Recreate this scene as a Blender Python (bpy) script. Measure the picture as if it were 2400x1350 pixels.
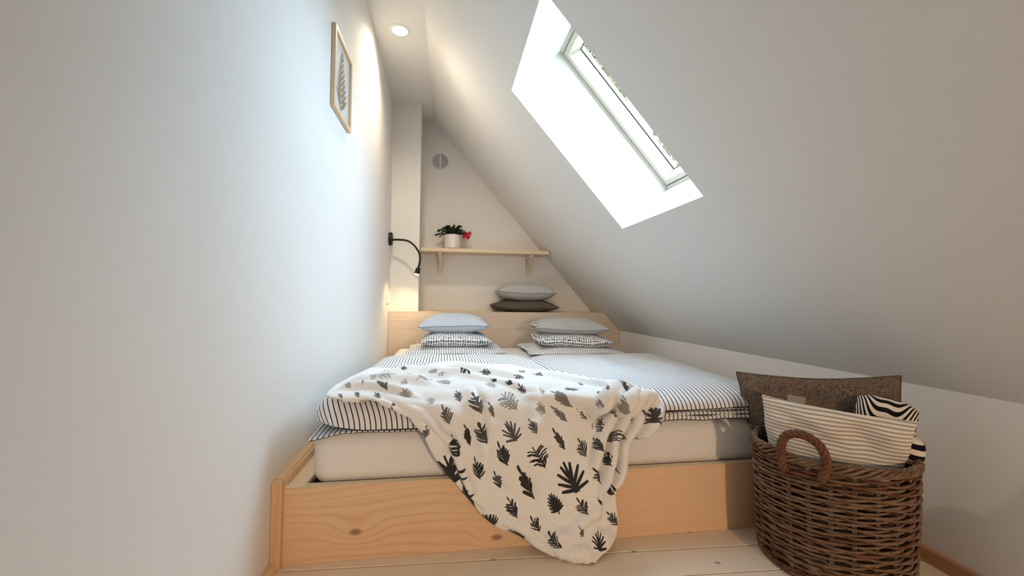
import bpy, bmesh, math, random
import numpy as np
from mathutils import Matrix, Vector

for o in list(bpy.data.objects):
    bpy.data.objects.remove(o)
SC = bpy.context.scene
COL = SC.collection

# ------------------------------------------------------------------ camera, sky, exposure, lamps
cam = bpy.data.cameras.new('camera')
camo = bpy.data.objects.new('camera', cam); COL.objects.link(camo)
cam.sensor_width = 36.0; cam.lens = 14.51; cam.clip_start = .02; cam.clip_end = 200
CR, CU, CF = (.9877, -.1558, .0115), (-.0158, -.0264, .9995), (.1554, .9874, .0285)
camo.matrix_world = Matrix(((CR[0], CU[0], -CF[0], .4594), (CR[1], CU[1], -CF[1], 0.0),
                            (CR[2], CU[2], -CF[2], .7336), (0, 0, 0, 1)))
SC.camera = camo

SKY_STRENGTH = 16.5
world = bpy.data.worlds.new('sky'); SC.world = world; world.use_nodes = True
bg = world.node_tree.nodes['Background']
bg.inputs[0].default_value = (.56, .78, 1.0, 1); bg.inputs[1].default_value = SKY_STRENGTH

SC.view_settings.view_transform = 'Standard'
SC.view_settings.look = 'None'
SC.view_settings.exposure = -0.04
SC.view_settings.gamma = 1.0
SC.view_settings.use_curve_mapping = False

def lamp(name, kind, loc, power, color, aim=None, **kw):
    l = bpy.data.lights.new(name, kind); l.energy = power; l.color = color
    o = bpy.data.objects.new(name, l); COL.objects.link(o); o.location = loc
    for k, v in kw.items(): setattr(l, k, v)
    if aim is not None:
        o.rotation_euler = Vector(aim).to_track_quat('-Z', 'Y').to_euler()
    return o, l

# the room behind the camera is lit by a warm lamp of its own
lamp('room_spot_light', 'SPOT', (1.45, -2.10, .92), 126.0, (1.0, .70, .45), aim=(-.50, 3.33, -.58),
     spot_size=math.radians(47), spot_blend=.7, shadow_soft_size=.05)
lamp('room_fill_light', 'POINT', (1.05, -1.7, 1.15), 6.0, (1.0, .80, .62), shadow_soft_size=.12)  # weak fill light added behind the camera, no lamp stands there
# recessed ceiling spot over the bed
lamp('ceiling_spot_light', 'SPOT', (.155, 2.515, 2.325), 46.0, (1.0, .85, .66), aim=(0, 0, -1),
     spot_size=math.radians(150), spot_blend=1.0, shadow_soft_size=.04)
# gooseneck reading lamp
lamp('reading_lamp_light', 'SPOT', (.2165, 3.298, .904), 5.5, (1.0, .70, .38), aim=(-.28, -.05, -1),
     spot_size=math.radians(135), spot_blend=1.0, shadow_soft_size=.015)

# ------------------------------------------------------------------ measures of the room (metres)
W, YF, YH, YB = 1.949, 1.2296, 3.413, 3.782        # knee wall, foot board, head board, gable
ZC, XS, ZK, ZH, ZF = 2.346, .313, .477, .6273, .209
YR = -2.6                                          # wall behind the camera
NS = Vector((.7524, 0, .6587)); SD = Vector((.6587, 0, -.7524))   # slope: outward normal, down-slope direction
S0 = Vector((XS, 0, ZC))
def slope(a, y, off=0.0):                          # a = distance down the slope from the flat ceiling
    p = S0 + SD * a + NS * off
    return (p.x, y, p.z)
SLOPE_LEN = 2.484

# window portal helps the sky light find its way in
po, pl_ = lamp('window_portal', 'AREA', slope(1.163, 1.734, .52), 1.0, (1, 1, 1), aim=(-NS))
pl_.shape = 'RECTANGLE'; pl_.size = .95; pl_.size_y = .95; pl_.cycles.is_portal = True

# ------------------------------------------------------------------ helpers
def srgb(r, g, b):
    f = lambda c: ((c / 255 + .055) / 1.055) ** 2.4 if c > 10 else c / 255 / 12.92
    return (f(r), f(g), f(b), 1)

def tag(o, label=None, cat=None, group=None, kind=None):
    if label: o['label'] = label
    if cat: o['category'] = cat
    if group: o['group'] = group
    if kind: o['kind'] = kind
    return o

def link(o, parent=None):
    COL.objects.link(o)
    if parent: o.parent = parent
    return o

def obj(name, verts, faces, m, parent=None, smooth=False):
    me = bpy.data.meshes.new(name)
    me.from_pydata([tuple(map(float, v)) for v in verts], [], faces); me.update()
    if smooth: me.polygons.foreach_set('use_smooth', [True] * len(me.polygons))
    me.materials.append(m)
    return link(bpy.data.objects.new(name, me), parent)

def bobj(name, bm, m, parent=None, smooth=False, recalc=True):
    if recalc: bmesh.ops.recalc_face_normals(bm, faces=bm.faces)
    me = bpy.data.meshes.new(name); bm.to_mesh(me); bm.free()
    if smooth: me.polygons.foreach_set('use_smooth', [True] * len(me.polygons))
    me.materials.append(m)
    return link(bpy.data.objects.new(name, me), parent)

def empty(name, loc=(0, 0, 0)):
    # the Empty stands at the thing's base; children keep their own coordinates relative to it
    o = bpy.data.objects.new(name, None); o.empty_display_size = .05; o.location = loc
    COL.objects.link(o)
    return o

def settle(root):
    # meshes were written in room coordinates: undo the root's offset for its direct children
    off = Matrix.Translation(-Vector(root.location))
    for c in root.children:
        c.matrix_local = off @ c.matrix_local

def box(bm, lo, hi, bev=0.0, seg=2):
    x0, y0, z0 = lo; x1, y1, z1 = hi
    vs = [bm.verts.new(p) for p in ((x0, y0, z0), (x1, y0, z0), (x1, y1, z0), (x0, y1, z0),
                                    (x0, y0, z1), (x1, y0, z1), (x1, y1, z1), (x0, y1, z1))]
    fs = [bm.faces.new([vs[i] for i in q]) for q in ((0, 3, 2, 1), (4, 5, 6, 7), (0, 1, 5, 4), (1, 2, 6, 5), (2, 3, 7, 6), (3, 0, 4, 7))]
    if bev:
        es = {e for f in fs for e in f.edges}
        bmesh.ops.bevel(bm, geom=list(es), offset=bev, segments=seg, affect='EDGES', profile=.5)
    return vs

def box_obj(name, lo, hi, m, parent=None, bev=.002, seg=2):
    bm = bmesh.new(); box(bm, lo, hi, bev, seg)
    return bobj(name, bm, m, parent)

def hexa(bm, P):
    # eight corners, bottom loop then top loop
    vs = [bm.verts.new(p) for p in P]
    for q in ((0, 3, 2, 1), (4, 5, 6, 7), (0, 1, 5, 4), (1, 2, 6, 5), (2, 3, 7, 6), (3, 0, 4, 7)):
        bm.faces.new([vs[i] for i in q])

def prism(bm, pts, axis, lo, hi):
    # pts = 2-D outline, extruded along axis
    def p3(p, t):
        return {0: (t, p[0], p[1]), 1: (p[0], t, p[1]), 2: (p[0], p[1], t)}[axis]
    a = [bm.verts.new(p3(p, lo)) for p in pts]; b = [bm.verts.new(p3(p, hi)) for p in pts]
    bm.faces.new(a); bm.faces.new(b[::-1])
    for i in range(len(pts)):
        j = (i + 1) % len(pts)
        bm.faces.new((a[i], b[i], b[j], a[j]))

def tube_data(pts, rad, n=8, closed=False, cap=True):
    # rad may be a number or a list; a parallel-transported frame
    P = np.array(pts, float); m = len(P)
    if closed:
        T = np.roll(P, -1, 0) - np.roll(P, 1, 0)
    else:
        T = np.gradient(P, axis=0)
    T /= np.linalg.norm(T, axis=1, keepdims=True) + 1e-12
    R = np.full(m, rad) if np.isscalar(rad) else np.array(rad, float)
    up = np.array([0, 0, 1.0]) if abs(T[0][2]) < .9 else np.array([1.0, 0, 0])
    nrm = np.cross(T[0], up); nrm /= np.linalg.norm(nrm)
    V = []; ang = np.arange(n) * 2 * np.pi / n
    for i in range(m):
        nrm = nrm - T[i] * (nrm @ T[i]); nrm /= np.linalg.norm(nrm) + 1e-12
        b = np.cross(T[i], nrm)
        for a in ang: V.append(P[i] + R[i] * (math.cos(a) * nrm + math.sin(a) * b))
    F = []
    for i in range(m if closed else m - 1):
        j = (i + 1) % m
        for k in range(n):
            l = (k + 1) % n
            F.append((i * n + k, i * n + l, j * n + l, j * n + k))
    if cap and not closed:
        F.append(tuple(range(n))[::-1]); F.append(tuple(range((m - 1) * n, m * n)))
    return V, F

def tube(name, pts, rad, m, parent=None, n=8, closed=False):
    V, F = tube_data(pts, rad, n, closed)
    return obj(name, V, F, m, parent, True)

def lathe(name, prof, m, parent=None, n=40, centre=(0, 0), axis='z', origin=(0, 0, 0)):
    # prof = (radius, height) pairs; axis z, x or y, placed at origin
    V = []; F = []
    for r, h in prof:
        for k in range(n):
            a = 2 * math.pi * k / n
            p = (r * math.cos(a), r * math.sin(a), h)
            if axis == 'x': p = (p[2], p[0], p[1])
            elif axis == 'y': p = (p[0], p[2], p[1])
            V.append((p[0] + origin[0], p[1] + origin[1], p[2] + origin[2]))
    for i in range(len(prof) - 1):
        for k in range(n):
            l = (k + 1) % n
            F.append((i * n + k, i * n + l, (i + 1) * n + l, (i + 1) * n + k))
    F.append(tuple(range(n))[::-1]); F.append(tuple(range((len(prof) - 1) * n, len(prof) * n)))
    bm = bmesh.new()
    vs = [bm.verts.new(v) for v in V]
    for f in F:
        try: bm.faces.new([vs[i] for i in f])
        except ValueError: pass
    bmesh.ops.remove_doubles(bm, verts=bm.verts, dist=1e-6)
    o = bobj(name, bm, m, parent, True)
    crisp(o)
    return o

def crisp(o, deg=35):
    me = o.data
    me.polygons.foreach_set('use_smooth', [True] * len(me.polygons))
    bm = bmesh.new(); bm.from_mesh(me)
    for e in bm.edges:
        e.smooth = not (len(e.link_faces) == 2 and e.calc_face_angle(0) > math.radians(deg))
    bm.to_mesh(me); bm.free()
    return o

def grid_faces(nv, nu, base=0, flip=False):
    F = []
    for i in range(nv - 1):
        for j in range(nu - 1):
            a = base + i * nu + j
            q = (a, a + 1, a + nu + 1, a + nu)
            F.append(q[::-1] if flip else q)
    return F

def set_attr(o, name, arr):
    at = o.data.attributes.new(name, 'FLOAT', 'POINT')
    at.data.foreach_set('value', np.asarray(arr, np.float32).ravel())

# ------------------------------------------------------------------ materials
class NT:
    def __init__(s, name):
        s.m = bpy.data.materials.new(name); s.m.use_nodes = True
        s.t = s.m.node_tree; s.b = s.t.nodes['Principled BSDF']
    def n(s, kind, **kw):
        nd = s.t.nodes.new(kind)
        for k, v in kw.items(): setattr(nd, k, v)
        return nd
    def l(s, a, b): s.t.links.new(a, b)
    def math(s, op, a, b=None, c=None, clamp=False):
        nd = s.n('ShaderNodeMath', operation=op, use_clamp=clamp)
        for i, v in enumerate((a, b, c)):
            if v is None: continue
            if isinstance(v, (int, float)): nd.inputs[i].default_value = v
            else: s.l(v, nd.inputs[i])
        return nd.outputs[0]
    def mix(s, fac, a, b):
        nd = s.n('ShaderNodeMix', data_type='RGBA')
        if isinstance(fac, (int, float)): nd.inputs[0].default_value = fac
        else: s.l(fac, nd.inputs[0])
        for i, v in ((6, a), (7, b)):
            if isinstance(v, tuple): nd.inputs[i].default_value = v
            else: s.l(v, nd.inputs[i])
        return nd.outputs[2]
    def ramp(s, fac, lo, hi):
        nd = s.n('ShaderNodeMapRange', clamp=True, interpolation_type='SMOOTHSTEP'); s.l(fac, nd.inputs[0])
        nd.inputs[1].default_value = lo; nd.inputs[2].default_value = hi
        return nd.outputs[0]
    def attr(s, name):
        return s.n('ShaderNodeAttribute', attribute_name=name, attribute_type='GEOMETRY').outputs['Fac']
    def noise(s, vec, scale, detail=3, rough=.55):
        nd = s.n('ShaderNodeTexNoise'); nd.inputs['Scale'].default_value = scale
        nd.inputs['Detail'].default_value = detail; nd.inputs['Roughness'].default_value = rough
        if vec is not None: s.l(vec, nd.inputs['Vector'])
        return nd.outputs['Fac']
    def obj(s): return s.n('ShaderNodeTexCoord').outputs['Object']
    def bump(s, h, strength, dist):
        nd = s.n('ShaderNodeBump'); nd.inputs['Strength'].default_value = strength; nd.inputs['Distance'].default_value = dist
        s.l(h, nd.inputs['Height']); s.l(nd.outputs[0], s.b.inputs['Normal'])
    def base(s, v):
        if isinstance(v, tuple): s.b.inputs['Base Color'].default_value = v
        else: s.l(v, s.b.inputs['Base Color'])
    def set(s, rough=.6, spec=.3, **kw):
        s.b.inputs['Roughness'].default_value = rough; s.b.inputs['Specular IOR Level'].default_value = spec
        for k, v in kw.items(): s.b.inputs[k].default_value = v
        return s.m

def plain(name, col, rough=.6, spec=.3, **kw):
    a = NT(name); a.base(col); return a.set(rough, spec, **kw)

def plaster(name, col):
    a = NT(name); c = a.obj()
    n = a.noise(c, 140, 2); big = a.noise(c, 1.3, 2)
    a.base(a.mix(a.ramp(big, .3, .7), col, tuple(x * .975 for x in col[:3]) + (1,)))
    a.bump(n, .12, .002)
    return a.set(.85, .15)

def wood(name, light, dark, axis, knots=1.0, grain=1.0, seed=0.0, rough=.5, freq=135.0, knot_scale=4.6):
    # axis = 0,1,2: the way the grain runs
    a = NT(name)
    co = a.n('ShaderNodeTexCoord')
    inf = a.n('ShaderNodeObjectInfo')
    sep = a.n('ShaderNodeSeparateXYZ'); a.l(co.outputs['Object'], sep.inputs[0])
    rnd = a.math('MULTIPLY', inf.outputs['Random'], 37.0)
    order = {0: (0, 1, 2), 1: (1, 0, 2), 2: (2, 0, 1)}[axis]
    along = a.math('ADD', sep.outputs[order[0]], a.math('ADD', rnd, seed))
    ac = a.math('ADD', sep.outputs[order[1]], a.math('MULTIPLY', sep.outputs[order[2]], 1.0))
    cv = a.n('ShaderNodeCombineXYZ')
    a.l(a.math('MULTIPLY', along, .55), cv.inputs[0]); a.l(a.math('ADD', ac, seed * 3.1), cv.inputs[1]); cv.inputs[2].default_value = seed
    vor = a.n('ShaderNodeTexVoronoi', feature='F1', voronoi_dimensions='2D'); vor.inputs['Scale'].default_value = knot_scale
    vor.inputs['Randomness'].default_value = 1.0
    a.l(cv.outputs[0], vor.inputs['Vector'])
    keep = a.n('ShaderNodeSeparateColor'); a.l(vor.outputs['Color'], keep.inputs[0])
    on = a.math('GREATER_THAN', keep.outputs[0], 1.0 - .45 * knots)
    d = vor.outputs['Distance']
    pull = a.math('MULTIPLY', a.math('SUBTRACT', 1.0, a.ramp(d, 0.0, .30)), on)
    wob = a.noise(cv.outputs[0], 2.4, 2)
    acx = a.math('ADD', ac, a.math('ADD', a.math('MULTIPLY', wob, .15), a.math('MULTIPLY', pull, .035)))
    ring = a.math('SINE', a.math('MULTIPLY', acx, freq * 2))
    ring = a.math('POWER', a.math('MULTIPLY_ADD', ring, .5, .5), 4.0)
    cv2 = a.n('ShaderNodeCombineXYZ')
    a.l(a.math('MULTIPLY', along, .9), cv2.inputs[0]); a.l(a.math('MULTIPLY', acx, 46.0), cv2.inputs[1])
    fine = a.noise(cv2.outputs[0], 2.0, 4, .6)
    tone = a.noise(cv.outputs[0], 1.6, 1)
    amt = a.math('MULTIPLY', a.math('MULTIPLY', ring, a.ramp(tone, .25, .75)), .34 * grain)
    amt = a.math('ADD', amt, a.math('MULTIPLY', a.math('SUBTRACT', fine, .45), .55 * grain), clamp=True)
    c1 = a.mix(amt, light, dark)
    kn = a.math('MULTIPLY', a.math('SUBTRACT', 1.0, a.ramp(d, .018, .060)), on)
    kd = tuple(x * .30 for x in dark[:3]) + (1,)
    c2 = a.mix(a.math('MULTIPLY', kn, .75), c1, kd)
    a.base(c2)
    a.bump(fine, .05, .001)
    return a.set(rough, .3)

M = {}
M['wall'] = plaster('white_plaster', srgb(240, 237, 232))
M['pine_x'] = wood('pine_across', srgb(236, 199, 162), srgb(204, 150, 108), 0, knots=1.0, grain=1.2, seed=3.3)
M['pine_y'] = wood('pine_lengthwise', srgb(233, 200, 158), srgb(205, 158, 110), 1, seed=1.7)
M['pine_z'] = wood('pine_upright', srgb(228, 190, 146), srgb(200, 150, 100), 2, seed=5.1)
M['raw_edge'] = wood('pale_pine_edge', srgb(240, 220, 186), srgb(222, 194, 154), 0, knots=0, grain=.6)
M['head'] = wood('washed_pine', srgb(226, 209, 191), srgb(204, 182, 160), 0, knots=.6, grain=.8, seed=8.2)
M['floor'] = wood('soaped_pine_floor', srgb(245, 228, 203), srgb(228, 201, 168), 0, knots=1.6, grain=.55, seed=2.4, rough=.45, knot_scale=8.0)
M['gap'] = plain('dark_gap', srgb(40, 30, 24), .9)
M['shelfwood'] = wood('pale_spruce', srgb(232, 212, 186), srgb(216, 192, 164), 0, knots=.2, grain=.6, seed=6.0)
M['oakframe'] = wood('light_oak', srgb(230, 200, 164), srgb(204, 168, 128), 2, knots=0, grain=.7)
M['winwood'] = wood('whitewashed_pine', srgb(200, 186, 168), srgb(180, 163, 142), 0, knots=0, grain=.4)
M['black'] = plain('matt_black', srgb(22, 22, 23), .45)
M['white_plastic'] = plain('white_plastic', srgb(240, 239, 236), .35, .5)
M['grey_plastic'] = plain('grey_plastic', srgb(228, 226, 226), .45, .4)
M['dark_slot'] = plain('dark_slot', srgb(172, 167, 166), .8)
M['dark_metal'] = plain('grey_blue_metal', srgb(70, 82, 92), .4, .5)
M['steel'] = plain('screw_steel', srgb(120, 118, 112), .35, .5, Metallic=.8)
M['paper'] = plain('white_paper', srgb(240, 238, 234), .7)
M['fern'] = plain('brown_fern_ink', srgb(160, 138, 112), .8)
M['pot'] = plain('white_glazed_pot', srgb(236, 233, 228), .25, .5)
M['terracotta'] = plain('bare_clay_foot', srgb(190, 158, 128), .8)
M['soil'] = plain('potting_soil', srgb(48, 36, 28), .95)
M['petal'] = plain('red_petal', srgb(214, 34, 58), .5)

def sheetcloth():
    a = NT('white_bed_sheet'); c = a.obj()
    a.base(srgb(238, 236, 234)); a.bump(a.noise(c, 900, 2), .15, .0006)
    return a.set(.9, .1, **{'Sheen Weight': .1})
M['sheet'] = sheetcloth()

def leafmat():
    a = NT('dark_green_leaf'); c = a.obj()
    a.base(a.mix(a.noise(c, 60, 2), srgb(16, 26, 18), srgb(40, 56, 36))); return a.set(.4, .4)
M['leaf'] = leafmat()

def stripes(name, field, ground, pitch, frac, rough=.85, bumps=700, edge=.12, wobble=0.0):
    # stripes across the attribute su (metres along the cloth)
    a = NT(name); c = a.obj()
    u = a.attr('su')
    if wobble: u = a.math('ADD', u, a.math('MULTIPLY', a.noise(c, 30, 2), wobble))
    ph = a.math('FRACT', a.math('DIVIDE', u, pitch))
    tri = a.math('ABSOLUTE', a.math('SUBTRACT', ph, .5))
    m = a.math('SUBTRACT', 1.0, a.ramp(tri, frac * .5 * (1 - edge), frac * .5 * (1 + edge)))
    a.base(a.mix(m, ground, field))
    a.bump(a.noise(c, bumps, 2), .12, .0006)
    return a.set(rough, .12)
M['duvet'] = stripes('black_pinstripe_cotton', srgb(30, 31, 40), srgb(240, 239, 240), .0150, .21)
M['tick_blue'] = stripes('blue_grey_ticking', srgb(136, 154, 178), srgb(232, 238, 243), .0094, .42)
M['tick_grey'] = stripes('grey_ticking', srgb(120, 124, 128), srgb(226, 225, 222), .0094, .42)
M['tick_beige'] = stripes('beige_ticking', srgb(172, 164, 154), srgb(234, 226, 214), .0098, .46)
M['bold'] = stripes('bold_black_stripe_cotton', srgb(20, 20, 24), srgb(232, 222, 208), .0270, .50, edge=.05)

def dots():
    a = NT('black_dotted_cotton'); c = a.obj()
    u = a.attr('su'); v = a.attr('sv'); p = .0162
    ru = a.math('DIVIDE', u, p); rv = a.math('DIVIDE', v, p)
    cu = a.n('ShaderNodeCombineXYZ'); a.l(a.math('FLOOR', ru), cu.inputs[0]); a.l(a.math('FLOOR', rv), cu.inputs[1])
    wn = a.n('ShaderNodeTexWhiteNoise', noise_dimensions='3D'); a.l(cu.outputs[0], wn.inputs['Vector'])
    sc = a.n('ShaderNodeSeparateColor'); a.l(wn.outputs['Color'], sc.inputs[0])
    fu = a.math('ADD', a.math('SUBTRACT', a.math('FRACT', ru), .5), a.math('MULTIPLY', a.math('SUBTRACT', sc.outputs[0], .5), .25))
    fv = a.math('ADD', a.math('SUBTRACT', a.math('FRACT', rv), .5), a.math('MULTIPLY', a.math('SUBTRACT', sc.outputs[1], .5), .25))
    d = a.math('SQRT', a.math('ADD', a.math('MULTIPLY', fu, fu), a.math('MULTIPLY', fv, fv)))
    r = a.math('ADD', d, a.math('MULTIPLY', sc.outputs[2], -.10))
    m = a.math('SUBTRACT', 1.0, a.ramp(r, .20, .27))
    a.base(a.mix(m, srgb(235, 236, 238), srgb(28, 28, 36)))
    a.bump(a.noise(c, 700, 2), .12, .0006)
    return a.set(.85, .12)
M['dots'] = dots()
M['seam'] = plain('grey_seam', srgb(112, 122, 136), .85)

def linen():
    a = NT('brown_grey_linen'); c = a.obj()
    a.base(a.mix(a.noise(c, 220, 3), srgb(82, 74, 67), srgb(112, 102, 92))); a.bump(a.noise(c, 600, 2), .3, .001)
    return a.set(.9, .1)
M['linen'] = linen()

def herring():
    a = NT('brown_herringbone_wool'); c = a.obj()
    u = a.attr('su'); v = a.attr('sv')
    zig = a.math('ABSOLUTE', a.math('SUBTRACT', a.math('FRACT', a.math('DIVIDE', u, .052)), .5))
    ph = a.math('FRACT', a.math('ADD', a.math('DIVIDE', v, .0055), a.math('MULTIPLY', zig, 7.5)))
    t = a.math('ABSOLUTE', a.math('SUBTRACT', ph, .5))
    n = a.noise(c, 160, 3, .7); n2 = a.noise(c, 14, 2)
    m = a.math('MULTIPLY', a.ramp(t, .12, .38), a.ramp(n, .32, .62))
    col = a.mix(m, srgb(84, 70, 60), srgb(158, 143, 130))
    col = a.mix(a.math('MULTIPLY', a.ramp(n2, .55, .75), .35), col, srgb(138, 98, 62))
    a.base(col); a.bump(a.math('ADD', t, n), .5, .0015)
    return a.set(.95, .05)
M['wool'] = herring()

def fleece():
    a = NT('printed_fleece'); c = a.obj()
    ink = a.attr('ink'); n = a.noise(c, 420, 2, .6); n3 = a.noise(c, 1500, 1)
    m = a.ramp(a.math('ADD', ink, a.math('MULTIPLY', a.math('SUBTRACT', n, .5), .75)), .36, .64)
    m = a.math('MULTIPLY', m, a.attr('ink_depth'))
    dark = a.mix(a.ramp(n3, .35, .65), srgb(18, 17, 21), srgb(44, 42, 46))
    a.base(a.mix(m, srgb(248, 246, 243), dark))
    a.bump(a.math('ADD', a.noise(c, 330, 3), a.math('MULTIPLY', n3, .6)), .35, .003)
    return a.set(.95, .05, **{'Sheen Weight': .12, 'Sheen Roughness': .5})
M['fleece'] = fleece()

def wicker(name, c1, c2):
    a = NT(name); c = a.obj(); inf = a.n('ShaderNodeObjectInfo')
    n = a.noise(c, 45, 3); n2 = a.noise(c, 300, 2)
    col = a.mix(a.ramp(n, .3, .7), c1, c2)
    col = a.mix(a.math('MULTIPLY', inf.outputs['Random'], .45), col, tuple(x * .62 for x in c1[:3]) + (1,))
    a.base(col); a.bump(n2, .4, .001)
    return a.set(.55, .3)
M['wicker'] = wicker('grey_brown_willow', srgb(138, 110, 88), srgb(96, 73, 57))
M['wicker_shade'] = wicker('shaded_willow', srgb(84, 62, 48), srgb(60, 44, 34))  # darker copy of the willow: shade inside the weave put into the colour
M['wicker_red'] = wicker('red_brown_willow', srgb(120, 78, 54), srgb(90, 57, 40))

def glow(name, col, strength):
    a = NT(name); a.base((.9, .9, .9, 1))
    a.b.inputs['Emission Color'].default_value = col; a.b.inputs['Emission Strength'].default_value = strength
    return a.set(.5)
M['bulb'] = glow('lit_bulb', (1, .88, .68, 1), 14)
M['bulb_small'] = glow('lit_lamp_lens', (1, .80, .52, 1), 10)

def glass(name):
    a = NT(name); t = a.t
    tr = a.n('ShaderNodeBsdfTransparent'); gl = a.n('ShaderNodeBsdfGlossy'); gl.inputs['Roughness'].default_value = .02
    lw = a.n('ShaderNodeLayerWeight'); lw.inputs[0].default_value = .5
    fac = a.math('MULTIPLY_ADD', a.math('POWER', lw.outputs['Facing'], 4.0), .35, .03)
    mx = a.n('ShaderNodeMixShader'); a.l(fac, mx.inputs[0]); a.l(tr.outputs[0], mx.inputs[1]); a.l(gl.outputs[0], mx.inputs[2])
    a.l(mx.outputs[0], t.nodes['Material Output'].inputs['Surface'])
    return a.m
M['glass'] = glass('clear_glass')

def foliage_mat():
    a = NT('outdoor_foliage'); c = a.obj()
    a.base(a.mix(a.noise(c, 4, 2), srgb(84, 82, 52), srgb(118, 112, 78))); return a.set(.7, .2)
M['foliage'] = foliage_mat()
M['bark'] = plain('grey_bark', srgb(110, 98, 86), .9)
def grass():
    a = NT('lawn'); c = a.obj(); a.base(a.mix(a.noise(c, 6, 3), srgb(96, 110, 72), srgb(128, 134, 96))); return a.set(.95, .1)
M['lawn'] = grass()

# ------------------------------------------------------------------ the room shell
T = .12
# floor: planks run across the room, turned a little against the bed
fl = empty('floor'); tag(fl, 'pale soaped pine plank floor', kind='structure')
PA = math.atan(-.048); pd = Vector((math.cos(PA), math.sin(PA), 0)); pn = Vector((-pd.y, pd.x, 0))
def plank_base(k): return Vector((0, 1.2075, 0)) - pn * (.1135 * k)
rng = random.Random(4)
for k in range(-1, 34):
    a = plank_base(k); g = .0018
    x0, x1 = -.1, 2.35
    P = []
    for z in (-.02, 0.0):
        for (s, t) in ((x0, .1135), (x1, .1135), (x1, 0), (x0, 0)):
            q = a + pd * s - pn * (t - (g if t else -g)); P.append((q.x, q.y, z))
    bm = bmesh.new(); hexa(bm, P)
    bmesh.ops.recalc_face_normals(bm, faces=bm.faces)
    bmesh.ops.bevel(bm, geom=[e for e in bm.edges if all(v.co.z > -.001 for v in e.verts)], offset=.0016, segments=1, affect='EDGES')
    bobj('plank', bm, M['floor'], fl)
bm = bmesh.new(); box(bm, (-.3, YR - .2, -.06), (2.5, YB + .2, -.021)); bobj('subfloor', bm, M['gap'], fl)

box_obj('wall_left', (-T, YR, -.06), (0, YB + T, ZC + .3), M['wall'], bev=0)
box_obj('wall_back', (-T, YB, -.06), (W + .5, YB + T, ZC + .3), M['wall'], bev=0)
box_obj('wall_front', (-T, YR - T, -.06), (W + .5, YR, ZC + .3), M['wall'], bev=0)
box_obj('ceiling', (-T, YR, ZC), (XS + .02, YB + T, ZC + .25), M['wall'], bev=0)
# knee wall: its foot leans in a little towards the camera
def kx(y): return 1.83 + .048 * (y - 1.05) + .003
bm = bmesh.new(); ny, nz = 48, 8
ys = [YR + (YB - YR) * i / ny for i in range(ny + 1)]
front = [[bm.verts.new((kx(y) + (W - kx(y)) * k / nz, y, -.02 + (ZK + .02) * k / nz)) for k in range(nz + 1)] for y in ys]
back = [[bm.verts.new((W + .35, y, -.02 + (ZK + .02) * k / nz)) for k in (0, nz)] for y in ys]
for i in range(ny):
    for k in range(nz):
        bm.faces.new((front[i][k], front[i][k + 1], front[i + 1][k + 1], front[i + 1][k]))
    bm.faces.new((back[i][0], back[i + 1][0], back[i + 1][1], back[i][1]))
    bm.faces.new((front[i][nz], back[i][1], back[i + 1][1], front[i + 1][nz]))
    bm.faces.new((front[i][0], front[i + 1][0], back[i + 1][0], back[i][0]))
bm.faces.new(front[0] + [back[0][1], back[0][0]]); bm.faces.new((front[ny] + [back[ny][1], back[ny][0]])[::-1])
o = bobj('wall_right', bm, M['wall'], None, True); crisp(o)
# sloped ceiling, with the opening of the roof window
WA0, WA1, WY0, WY1, WD = .699, 1.627, 1.3795, 2.0877, .335
bm = bmesh.new()
def slab(a0, a1, y0, y1, o0=0.0, o1=.34):
    hexa(bm, [slope(a0, y0, o0), slope(a1, y0, o0), slope(a1, y1, o0), slope(a0, y1, o0),
              slope(a0, y0, o1), slope(a1, y0, o1), slope(a1, y1, o1), slope(a0, y1, o1)])
slab(-.05, WA0, YR, YB + .1); slab(WA1, SLOPE_LEN + .3, YR, YB + .1)
slab(WA0, WA1, YR, WY0); slab(WA0, WA1, WY1, YB + .1)
o = bobj('wall_slope', bm, M['wall'])
SHELL = [bpy.data.objects[n] for n in ('wall_left', 'wall_back', 'wall_front', 'ceiling', 'wall_right', 'wall_slope')]
for n, t in (('wall_left', 'tall white plaster wall along the bed'), ('wall_back', 'white gable wall above the headboard'),
             ('wall_front', 'white wall behind the camera'), ('ceiling', 'narrow flat strip of white ceiling with the spot'),
             ('wall_right', 'low white knee wall under the slope'), ('wall_slope', 'white sloped attic ceiling around the roof window')):
    tag(bpy.data.objects[n], t, kind='structure')
# boxed-in column in the corner
tag(box_obj('column', (-.02, 3.46, ZH), (.2285, YB + .02, ZC + .02), M['wall'], bev=0), 'square white column in the corner by the wall lamp', kind='structure')

# baseboards
def quarter(r, n=5): return [(0, 0), (r, 0)] + [(r * math.cos(i * math.pi / 2 / n), r * math.sin(i * math.pi / 2 / n)) for i in range(1, n)] + [(0, r)]
bm = bmesh.new(); prism(bm, quarter(.021), 1, YR, YF - .0195)
tag(bobj('baseboard_left', bm, M['pine_y']), 'pine quarter-round baseboard along the tall wall', kind='structure')
bm = bmesh.new()
for (x, z) in (): pass
hexa(bm, [(kx(YR) - .012, YR, 0), (kx(YR) + .03, YR, 0), (kx(YF) + .03, YF - .002, 0), (kx(YF) - .012, YF - .002, 0),
          (kx(YR) - .006, YR, .034), (kx(YR) + .03, YR, .034), (kx(YF) + .03, YF - .002, .034), (kx(YF) - .006, YF - .002, .034)])
tag(bobj('baseboard_right', bm, wood('reddish_pine', srgb(196, 146, 112), srgb(164, 112, 80), 1, knots=0)), 'low reddish pine baseboard at the knee wall', kind='structure')

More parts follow.
